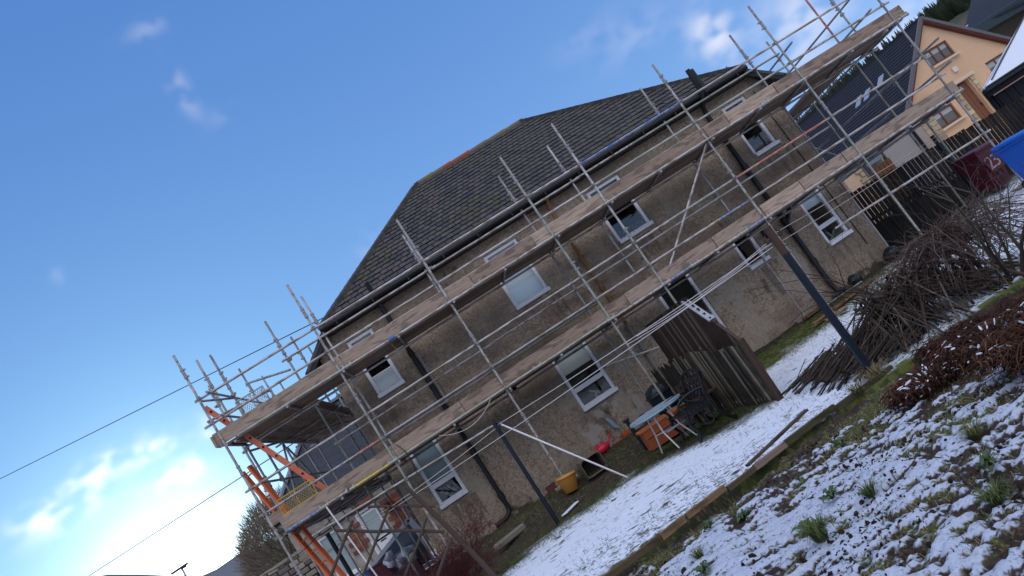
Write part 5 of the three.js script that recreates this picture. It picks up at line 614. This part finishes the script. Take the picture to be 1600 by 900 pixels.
// conifer wood on the right hill
{
  const r = rng(90), cone = (() => { const mb = new MB(); for (let k = 0; k < 7; k++) { const y = k / 7, rr = 0.26 * (1 - y * 0.93), n = 9; for (let q = 0; q < n; q++) { const a = (q + (k % 2) * 0.5) / n * 6.28, a2 = a + 0.5; mb.vert(V(0, y + 0.24, 0), V(Math.cos(a), 0.6, Math.sin(a))); mb.vert(V(Math.cos(a) * rr, y, Math.sin(a) * rr), V(Math.cos(a), 0.3, Math.sin(a))); mb.vert(V(Math.cos(a2) * rr * 0.82, y + 0.05, Math.sin(a2) * rr * 0.82), V(Math.cos(a2), 0.3, Math.sin(a2))); const s = mb.p.length / 3; mb.i.push(s - 3, s - 1, s - 2); } } const g = new THREE.BufferGeometry(); g.setAttribute('position', new THREE.Float32BufferAttribute(mb.p, 3)); g.setAttribute('normal', new THREE.Float32BufferAttribute(mb.n, 3)); g.setIndex(mb.i); return g; })();
  const N = 5200, im = new THREE.InstancedMesh(cone, mat([1, 1, 1], 0.95, { side: THREE.DoubleSide }), N), m4 = new THREE.Matrix4(), cc = new THREE.Color(); let n = 0; for (let k = 0; k < N * 4 && n < N; k++) { const az = 22 + r() * 32, rr = 175 + r() * 165, p = dirOf(az, 0).multiplyScalar(rr), x = p.x, z = 16.5 + p.z; if (fbm(x * 0.02 + 9, z * 0.02, 3) < 0.42 && rr < 270) continue; const h = 2.6 + r() * 2.6; m4.compose(V(x, terrainY(x, z) - 0.3, z), new THREE.Quaternion().setFromAxisAngle(Y, r() * 6), V(h * 0.95, h, h * 0.95)); im.setMatrixAt(n, m4); cc.setRGB(...mix3([0.018, 0.03, 0.016], [0.06, 0.06, 0.03], r() * r())); im.setColorAt(n, cc); n++; } im.count = n; im.name = 'conifer_wood'; im.castShadow = im.receiveShadow = true; scene.add(im); tag(im, 'dark conifer wood covering the hill at the upper right', 'wood', null, 'stuff');
}
// ---------------------------------------------------------------- timber edging, stick heap, shrubs, weeds
{ // edging of the lawn
  const t = thing('lawn_edging', 'row of old mossy timber edgings retaining the snowy lawn above the bed', 'edging'), ms = [wood([0.27, 0.175, 0.1]), wood([0.12, 0.09, 0.05]), wood([0.3, 0.22, 0.18]), wood([0.09, 0.08, 0.04])];
  [[0.3, 0.98, 8.47, 1, 0.06], [1.0, 1.3, 8.44, 0, 0.07], [1.33, 1.82, 8.4, 0, 0.06], [1.84, 2.2, 8.36, 1, 0.05], [2.2, 2.62, 8.32, 2, 0.06], [2.63, 3.3, 8.27, 3, 0.06], [3.3, 4.1, 8.2, 3, 0.06]].forEach(([a, b, z, m, h], i) => { const y = -0.1 + 0.012 * (i % 3); const o = bar('edging_board', [a, y, z], [b, y + 0.01, z - 0.035], 0.05, h, ms[m], t); });
}
{ const mb = new MB(), w = wood([0.11, 0.08, 0.06]); tag(bar('broken_plank', [2.15, -0.03, 8.32], [3.12, 0.02, 7.98], 0.06, 0.025, w), 'dark broken plank lying on the snow beside the lawn edging', 'plank'); }
{ // heap of sticks
  const t = thing('stick_heap', 'wigwam heap of dark brown sticks and prunings beside the rusty topped pole', 'stick heap', [5.2, -0.12, 7.1]), r = rng(17), ms = [[0.045, 0.035, 0.029], [0.07, 0.055, 0.044], [0.026, 0.021, 0.02], [0.12, 0.098, 0.08]].map((c) => mat(c, 0.9, { bumpMap: grainT, bumpScale: 0.003 }));
  for (let k = 0; k < 215; k++) { const a = r() * 6.28, R = 0.65 + r() * 0.6, b = V(Math.cos(a) * R * 1.25, 0.02, Math.sin(a) * R), tp = V((r() - 0.5) * 1.1 + 0.15, 0.38 + r() * 0.32, (r() - 0.5) * 0.6), o = tp.clone().lerp(b, -0.02 - r() * 0.06); rod('stick', b, o, 0.006 + r() * r() * 0.017, ms[Math.floor(r() * 3.99)], t, CYL6); }
  const mb = new MB(); for (let k = 0; k < 500; k++) { const a = r() * 6.28, f = r(), R = (0.95 * (1 - f) + 0.2) * (0.9 + r() * 0.2), p = V(Math.cos(a) * R, f * 0.55 + 0.03, Math.sin(a) * R), d = V(r() - 0.5, r() - 0.3, r() - 0.5).normalize().multiplyScalar(0.15 + r() * 0.3); mb.tube([p, p.clone().addScaledVector(d, 0.5).add(V(0, 0.02, 0)), p.clone().add(d)], [0.005, 0.004, 0.002], 3); } const tw = mb.build('twigs', ms[1], t); tw.userData.kind = 'stuff';
}
// a low mat of prunings trailing left of the heap
{ const r = rng(19), mb = new MB(); for (let k = 0; k < 260; k++) { const x = 4.15 + r() * 0.9, z = 5.6 + r() * 2.2, a = -0.6 + (r() - 0.5) * 0.7, l = 0.3 + r() * 0.8; mb.tube([V(x - Math.cos(a) * l / 2, lawnH(x, z) + 0.02 + r() * 0.1, z - Math.sin(a) * l / 2), V(x + Math.cos(a) * l / 2, lawnH(x, z) + 0.04 + r() * 0.18, z + Math.sin(a) * l / 2)], 0.006 + r() * 0.01, 4); } tag(mb.build('pruning_mat', mat([0.04, 0.032, 0.026], 0.9)), 'loose flat prunings strewn left of the stick heap on the lawn', 'prunings', null, 'stuff'); }
function grow(mb, p, d, len, rad, depth, r, o) {
  const n = o.seg || 4, pts = [p.clone()], rr = [rad]; let q = p.clone(), v = d.clone();
  for (let k = 0; k < n; k++) { v.add(V((r() - 0.5), (r() - 0.5), (r() - 0.5)).multiplyScalar(o.wob)).add(V(0, o.grav, 0)).normalize(); q = q.clone().addScaledVector(v, len / n); if (q.y < 0.02) q.y = 0.02 + r() * 0.03; pts.push(q); rr.push(rad * (1 - 0.6 * (k + 1) / n)); if (depth > 0 && k > 0) for (let c = 0; c < o.kids; c++) if (r() < o.p) { const s = v.clone().add(V(r() - 0.5, r() - 0.5 + (o.lift || 0), r() - 0.5).multiplyScalar(o.spread)).normalize(); grow(mb, q, s, len * (0.45 + r() * 0.3), Math.max(0.0022, rad * (1 - 0.6 * (k + 1) / n) * 0.62), depth - 1, r, o); } }
  mb.tube(pts, rr, rad > 0.012 ? 6 : 3);
}
function shrub(name, label, x, z, seed, stems, o, m, m2) { const t = thing(name, label, 'shrub', [x, (z > 8.3 ? bedH(x, Math.min(z, 14.5)) : lawnH(x, z)), z]), r = rng(seed), tr = new MB(), mb = new MB(); for (let k = 0; k < stems; k++) { const a = o.dir !== undefined ? o.dir + (r() - 0.5) * o.fan : r() * 6.28, up = o.up * (0.7 + r() * 0.6); const p = V((r() - 0.5) * o.base, 0, (r() - 0.5) * o.base), d = V(Math.cos(a), up, Math.sin(a)).normalize(); const pts = [p], rr = [o.rad]; let q = p.clone(); const n = 5, L = o.len * (0.7 + r() * 0.5); for (let s = 0; s < n; s++) { d.add(V(r() - 0.5, r() - 0.5, r() - 0.5).multiplyScalar(o.wob * 0.7)).add(V(0, o.grav * 0.6, 0)).normalize(); q = q.clone().addScaledVector(d, L / n); pts.push(q); rr.push(o.rad * (1 - 0.14 * (s + 1))); if (s > 0) for (let c = 0; c < o.kids; c++) grow(mb, q, d.clone().add(V(r() - 0.5, r() - 0.3, r() - 0.5).multiplyScalar(o.spread)).normalize(), L * (0.35 + r() * 0.35), o.rad * 0.45, o.depth, r, o); } tr.tube(pts, rr, 7); } tr.build('stems', m, t); mb.build('twigs', m2 || m, t); return t; }
{ // weeping bush of fine twigs arching over the heap
  const t = thing('weeping_shrub', 'fine twigged weeping shrub arching over the stick heap', 'shrub', [6.2, lawnH(6.2, 7.1), 7.1]), r = rng(1201), tr = new MB(), a1 = new MB(), a2 = new MB();
  for (let k = 0; k < 6; k++) { const a = r() * 6.28; tr.tube([V((r() - 0.5) * 0.3, 0, (r() - 0.5) * 0.3), V((r() - 0.5) * 0.3, 0.35, (r() - 0.5) * 0.3), V(Math.cos(a) * 0.25, 0.6 + r() * 0.15, Math.sin(a) * 0.25)], [0.035, 0.028, 0.018], 7); }
  for (let k = 0; k < 120; k++) { const a = r() * 6.28, R = 0.5 + r() * 0.95, y0 = 0.5 + r() * 0.3, dr = 0.25 + r() * 0.6, ca = Math.cos(a), sa = Math.sin(a), pts = [], w = (r() - 0.5) * 0.5; for (let i = 0; i <= 7; i++) { const f = i / 7; pts.push(V(ca * R * f - sa * w * f * f + (r() - 0.5) * 0.05, Math.max(0.05, y0 + 0.28 * f * (1 - f) * 2 - dr * f * f + (r() - 0.5) * 0.04), sa * R * f + ca * w * f * f + (r() - 0.5) * 0.05)); }
    const mb = r() < 0.5 ? a1 : a2; mb.tube(pts, [0.009, 0.008, 0.007, 0.006, 0.005, 0.0045, 0.004, 0.003], 4); for (let q = 1; q < 7; q++) for (let c = 0; c < 3; c++) { const b = pts[q], d = V(ca * 0.4 + r() - 0.5, r() * 0.9 - 0.4, sa * 0.4 + r() - 0.5).normalize(), l = 0.1 + r() * 0.25; mb.tube([b, b.clone().addScaledVector(d, l * 0.5).add(V(0, (r() - 0.3) * 0.03, 0)), b.clone().addScaledVector(d, l).add(V(0, -0.04 * r(), 0))], [0.004, 0.003, 0.002], 3); } }
  tr.build('stems', mat([0.06, 0.05, 0.042], 0.9), t); a1.build('twigs', mat([0.14, 0.112, 0.095], 0.85), t); a2.build('twigs', mat([0.075, 0.045, 0.043], 0.85), t);
}
const bark = mat([0.06, 0.048, 0.04], 0.9, { bumpMap: grainT, bumpScale: 0.003 }), bark2 = mat([0.1, 0.085, 0.07], 0.9), purple = mat([0.055, 0.02, 0.022], 0.85);
shrub('bare_shrub', 'bare arching shrub with several thick stems at the right edge behind the bracken', 6.0, 8.0, 101, 7, { base: 0.6, up: 2.0, len: 1.0, rad: 0.026, wob: 0.42, grav: -0.05, kids: 1, p: 0.65, spread: 1.5, depth: 2, seg: 4 }, bark, bark2);
shrub('bare_shrub', 'bare twiggy shrub arching over the stick heap towards the house', 5.5, 7.0, 103, 7, { base: 0.4, dir: 3.5, fan: 2.6, up: 1.3, len: 1.2, rad: 0.014, wob: 0.4, grav: -0.1, kids: 1, p: 0.6, spread: 1.5, depth: 2, seg: 4 }, bark, mat([0.05, 0.03, 0.032], 0.85));
shrub('bare_shrub', 'wide spreading bare shrub in front of the dark palings', 7.6, 5.4, 107, 7, { base: 0.5, up: 0.75, len: 0.95, rad: 0.014, wob: 0.45, grav: -0.05, kids: 1, p: 0.6, spread: 1.6, depth: 2, seg: 4 }, bark2, bark2);
shrub('bare_shrub', 'dense brown bare shrub at the far right above the bracken', 6.4, 9.6, 109, 7, { base: 0.5, up: 1.4, len: 0.7, rad: 0.018, wob: 0.4, grav: -0.03, kids: 2, p: 0.55, spread: 1.5, depth: 2, seg: 4 }, bark, bark2);
shrub('red_shrub', 'dark red twiggy shrub in front of the trellis at the bottom left', -1.45, 4.6, 111, 16, { base: 0.5, up: 0.9, len: 0.62, rad: 0.012, wob: 0.4, grav: -0.02, kids: 3, p: 0.6, spread: 1.5, depth: 2, seg: 4 }, purple, mat([0.085, 0.024, 0.028], 0.8));
// trellis of rough poles
{
  const t = thing('rustic_trellis', 'rustic brown trellis of crossed poles with a thick post at the bottom left', 'trellis', [0, 0, 0]), m = mat([0.075, 0.055, 0.045], 0.9, { bumpMap: grainT, bumpScale: 0.004 }), m2 = wood([0.13, 0.1, 0.075]), z = 5.0, r = rng(23);
  const mb = new MB(); mb.tube([V(-0.74, -0.3, z + 0.05), V(-0.84, 0.3, z + 0.03), V(-0.97, 0.9, z), V(-1.17, 1.7, z)], [0.042, 0.04, 0.036, 0.03], 8); mb.build('post', m, t);
  const seg = (a, b, k) => { const q = new MB(), A = V(...a), B = V(...b), pts = []; for (let i = 0; i <= 5; i++) pts.push(A.clone().lerp(B, i / 5).add(V((r() - 0.5) * 0.02, (r() - 0.5) * 0.02, 0))); q.tube(pts, 0.019 + r() * 0.006, 7); q.build('lattice_pole', m, t); };
  // falling to the right
  for (const [x, y] of [[-1.75, 1.78], [-2.3, 1.74], [-2.6, 1.2], [-2.6, 0.75]]) { const l = Math.min(1.5, (-0.98 - x) / 0.836); seg([x, y, z], [x + l * 0.836, y - l * 0.55, z]); }
  for (const [x, y] of [[-2.02, 1.74], [-1.5, 1.62], [-1.15, 1.2], [-1.02, 0.78]]) { const l = Math.min(1.35, (y + 0.05) / 0.6); seg([x, y, z + 0.04], [x - l * 0.8, y - l * 0.6, z + 0.04]); }
}
// dead bracken clumps with snow caught in them
function bracken(label, x, z, R, H, n, seed, cs, snowN) {
  const t = thing('dead_bracken', label, 'plant', [x, bedH(x, Math.min(z, 14.6)) - 0.02, z]), r = rng(seed), mbs = cs.map(() => new MB()), sn = new MB();
  for (let k = 0; k < n; k++) {
    const a = r() * 6.28, R0 = R * 0.35 * Math.sqrt(r()), l = R * (0.6 + r() * 0.75), h = H * (0.5 + r() * 0.7), ca = Math.cos(a), sa = Math.sin(a), b = V(ca * R0, 0, sa * R0), pts = []; const bend = 0.5 + r() * 0.8;
    for (let i = 0; i <= 6; i++) { const f = i / 6; pts.push(V(b.x + ca * l * f + (r() - 0.5) * 0.02, h * Math.sin(Math.min(2.6, f * (1.3 + bend))) + 0.01, b.z + sa * l * f + (r() - 0.5) * 0.02)); }
    const mb = mbs[Math.floor(r() * cs.length)]; if (r() < 0.65) mb.tube(pts, [0.006, 0.0055, 0.005, 0.004, 0.0035, 0.003, 0.002], 3); else mb.ribbon(pts, 0.009 + r() * 0.008, 0.003, V(-sa, 0, ca).add(V(0, (r() - 0.5) * 0.8, 0)).normalize());
    if (r() < 0.5) for (let q = 2; q < 6; q++) for (const s of [-1, 1]) { const p = pts[q], l2 = 0.05 + r() * 0.07; mb.ribbon([p, p.clone().add(V(-sa * s * l2 * 0.6, -0.01, ca * s * l2 * 0.6)), p.clone().add(V(-sa * s * l2 + ca * 0.02, -0.03 - r() * 0.03, ca * s * l2 + sa * 0.02))], 0.014, 0.004, V(ca, 0.2, sa).normalize()); }
    if (r() < snowN) { const q = 2 + Math.floor(r() * 3), p0 = pts[q], p1 = pts[q + 1]; sn.geo(new THREE.IcosahedronGeometry(1, 1), new THREE.Matrix4().compose(p0.clone().lerp(p1, 0.5).add(V(0, 0.008, 0)), new THREE.Quaternion().setFromUnitVectors(V(1, 0, 0), p1.clone().sub(p0).normalize()), V(0.02 + r() * 0.022, 0.006, 0.007 + r() * 0.005))); }
  }
  mbs.forEach((mb, i) => { const o = mb.build('fronds', mat(cs[i], 0.9, { side: THREE.DoubleSide }), t); o.userData.kind = 'stuff'; }); if (sn.p.length) sn.build('caught_snow', M.snow, t).userData.kind = 'stuff';
}
const BR = [[0.075, 0.032, 0.02], [0.045, 0.02, 0.015], [0.11, 0.055, 0.032], [0.022, 0.014, 0.012]], BP = [[0.05, 0.02, 0.016], [0.075, 0.03, 0.02], [0.024, 0.012, 0.011]];
bracken('clump of dead reddish bracken holding most snow at the lawn corner', 3.7, 9.5, 0.34, 0.18, 420, 201, [...BP, BR[0]], 0.3);
bracken('clump of dead orange brown bracken in the middle of the bed edge', 4.1, 9.9, 0.38, 0.2, 440, 203, BR, 0.12);
bracken('clump of dead orange brown bracken at the right edge of the bed', 3.85, 11.0, 0.45, 0.26, 480, 205, BR, 0.05);
bracken('tall dead bracken clump behind the others near the stick heap', 4.5, 9.4, 0.5, 0.22, 420, 207, [...BP, BR[1]], 0.05);
bracken('dark purplish dead stems beside the foot of the rusty topped pole', 4.5, 8.7, 0.3, 0.16, 300, 209, BP, 0.06);
bracken('dead bracken clump highest at the far right of the bed', 5.0, 10.4, 0.45, 0.26, 400, 211, BR, 0.05);
// clods of dug soil breaking through the snow
{
  const r = rng(700), base = new THREE.IcosahedronGeometry(1, 1), p = base.attributes.position; for (let i = 0; i < p.count; i++) { const f = 0.7 + 0.6 * n3(p.getX(i) * 1.7 + 5, p.getY(i) * 1.7 + 2, p.getZ(i) * 1.7); p.setXYZ(i, p.getX(i) * f, p.getY(i) * f, p.getZ(i) * f); } base.computeVertexNormals();
  const N = 9000, im = new THREE.InstancedMesh(base, mat([1, 1, 1], 0.95), N), m4 = new THREE.Matrix4(), c = new THREE.Color(); let n = 0;
  for (let k = 0; k < 60000 && n < N; k++) { const x = -0.5 + r() * 7.2, z = 8.55 + r() * 5.8, b = fbm(x * 1.6 + 70, z * 1.6, 3); if (r() > sst(0.36, 0.66, b)) continue; const s = 0.004 + r() * r() * r() * 0.02; m4.compose(V(x, bedH(x, z) + s * 0.25, z), new THREE.Quaternion().setFromEuler(new THREE.Euler(r() * 6, r() * 6, r() * 6)), V(s * (1 + r()), s * 0.75, s)); im.setMatrixAt(n, m4); c.setRGB(...mix3([0.012, 0.009, 0.008], [0.045, 0.03, 0.022], r())); im.setColorAt(n, c); n++; }
  im.count = n; im.name = 'soil_clods'; im.castShadow = im.receiveShadow = true; scene.add(im); tag(im, 'dark crumbs of dug soil poking through the snow in the bed', 'soil', null, 'stuff');
}
// grass tufts and weeds in the bed
function tuft(label, x, z, R, n, seed, cs) { const t = thing('grass_tuft', label, 'grass', [x, bedH(x, z) - 0.01, z]), r = rng(seed), mb = new MB(); for (let k = 0; k < n; k++) { const a = r() * 6.28, l = R * (0.5 + r() * 0.8), h = R * (0.7 + r() * 0.8), ca = Math.cos(a), sa = Math.sin(a), b = V(ca * R * 0.3 * r(), 0, sa * R * 0.3 * r()); mb.colour(mix3(cs[0], cs[1], r())); mb.ribbon([b, b.clone().add(V(ca * l * 0.35, h * 0.6, sa * l * 0.35)), b.clone().add(V(ca * l * 0.75, h * 0.85, sa * l * 0.75)), b.clone().add(V(ca * l, h * 0.7, sa * l))], 0.007, 0.0015, V(-sa, 0, ca)); } mb.build('blades', new THREE.MeshStandardMaterial({ vertexColors: true, roughness: 0.8, side: THREE.DoubleSide }), t); }
const GR = [[0.035, 0.065, 0.014], [0.1, 0.125, 0.03]], ST = [[0.13, 0.11, 0.05], [0.24, 0.19, 0.09]];
tuft('largest green grass tuft in the snowy bed near the bottom edge', 1.5, 11.3, 0.13, 170, 301, GR); tuft('green grass tuft in the upper part of the snowy bed', 2.02, 11.05, 0.085, 110, 303, GR); tuft('green grass tuft at the bottom right edge of the bed', 2.03, 12.45, 0.1, 130, 305, GR); tuft('small green tuft at the bottom left end of the bed', 1.02, 9.7, 0.08, 90, 307, GR); tuft('straw coloured grass tuft by the lawn corner under the stick heap', 3.95, 8.05, 0.2, 200, 309, ST); tuft('straw tuft growing at the fence end on the lawn edge', 3.62, 8.2, 0.14, 120, 311, [GR[0], ST[1]]); tuft('yellowish green tuft right of the bracken shadow', 2.75, 11.3, 0.1, 110, 313, [[0.06, 0.08, 0.02], [0.14, 0.14, 0.04]]);
function weed(label, x, z, R, n, seed) { const t = thing('leafy_weed', label, 'weed', [x, bedH(x, z), z]), r = rng(seed), mb = new MB(); for (let k = 0; k < n; k++) { const a = r() * 6.28, l = R * (0.5 + r() * 0.7), ca = Math.cos(a), sa = Math.sin(a), y = 0.015 + r() * 0.06, c = mix3([0.02, 0.045, 0.012], [0.06, 0.1, 0.025], r()); mb.colour(c); const s = V(-sa, (r() - 0.5) * 0.5, ca).normalize(); mb.ribbon([V(0, 0.01, 0), V(ca * l * 0.3, y, sa * l * 0.3)], 0.006, l * 0.3, s); mb.ribbon([V(ca * l * 0.3, y, sa * l * 0.3), V(ca * l * 0.65, y + 0.018, sa * l * 0.65)], l * 0.3, l * 0.36, s); mb.ribbon([V(ca * l * 0.65, y + 0.018, sa * l * 0.65), V(ca * l, y - 0.005, sa * l)], l * 0.36, 0.006, s); } mb.build('leaves', new THREE.MeshStandardMaterial({ vertexColors: true, roughness: 0.7, side: THREE.DoubleSide }), t); }
[[1.62, 10.75, 0.12, 26, 'broad leafy weed below the middle of the bed'], [1.95, 10.55, 0.09, 20, 'broad leafy weed right of the middle of the bed'], [1.6, 9.35, 0.1, 22, 'broad leafy weed near the tan edging board'], [1.35, 9.05, 0.08, 18, 'small leafy weed at the tan edging end'], [2.35, 12.0, 0.09, 18, 'leafy weed between the tufts at the lower right'], [0.9, 10.3, 0.09, 20, 'leafy weed at the bottom left part of the bed'], [2.15, 9.55, 0.07, 16, 'small leafy weed upper middle of the bed'], [2.75, 9.2, 0.08, 18, 'small leafy weed beside the reddish bracken']].forEach(([x, z, R, n, l], i) => weed(l, x, z, R, n, 400 + i));
{ const mb = new MB(); const p = (x, z) => V(x, bedH(x, z) + 0.02, z); mb.tube([p(2.25, 11.0), p(2.2, 11.12).add(V(0, 0.02, 0)), p(2.27, 11.2), p(2.4, 11.18).add(V(0, 0.03, 0)), p(2.46, 11.3)], 0.004, 5); tag(mb.build('bent_twig', bark), 'thin bent twig lying on the snow in the bed', 'twig'); }
// fringe of short grass poking through the thin snow and along the mossy strip
{
  const r = rng(500), mb = new MB(); for (let k = 0; k < 26000; k++) { const x = -2 + r() * 13, z = 0.5 + r() * 7.8, d = z - snowEdge(x), n = fbm(x * 2.2 + 3, z * 2.2, 4), near = z > 6.2; if (d > 0.5 + (n - 0.5) * 2 && !(near && r() < 0.16 && n > 0.5)) continue; if (x < 3.7 && z > 1.6 && z < 2.9) continue; if (n < 0.4) continue; const a = r() * 6.28, l = 0.02 + r() * 0.035, b = V(x, lawnH(x, z) - 0.003, z), ca = Math.cos(a), sa = Math.sin(a); mb.colour(mix3([0.035, 0.06, 0.012], [0.12, 0.13, 0.04], r() * r() * 1.2)); mb.ribbon([b, b.clone().add(V(ca * l * 0.4, l, sa * l * 0.4)), b.clone().add(V(ca * l, l * 1.1, sa * l))], 0.006, 0.0015, V(-sa, 0, ca)); }
  tag(mb.build('short_grass', new THREE.MeshStandardMaterial({ vertexColors: true, roughness: 0.9, side: THREE.DoubleSide })), 'short green grass showing along the edge of the snow', 'grass', null, 'stuff');
  const m2 = new MB(); for (let k = 0; k < 30000; k++) { const x = 0 + r() * 5, z = 8.5 + r() * 5.6; const s = bedCover(x, z), gr = fbm(x * 2.4 + 20, z * 2.4, 3); if (s > 0.6 || gr < 0.42 || r() < 0.35) continue; const a = r() * 6.28, l = 0.015 + r() * 0.035, b = V(x, bedH(x, z) - 0.003, z), ca = Math.cos(a), sa = Math.sin(a); m2.colour(r() < 0.3 ? [0.2, 0.15, 0.07] : mix3([0.03, 0.055, 0.012], [0.11, 0.12, 0.04], r())); m2.ribbon([b, b.clone().add(V(ca * l * 0.5, l * 0.8, sa * l * 0.5)), b.clone().add(V(ca * l, l * 0.8, sa * l))], 0.005, 0.0015, V(-sa, 0, ca)); }
  tag(m2.build('bed_grass', new THREE.MeshStandardMaterial({ vertexColors: true, roughness: 0.9, side: THREE.DoubleSide })), 'straggly grass and straw poking through the snow in the bed', 'grass', null, 'stuff');
}
renderer.render(scene, camera);
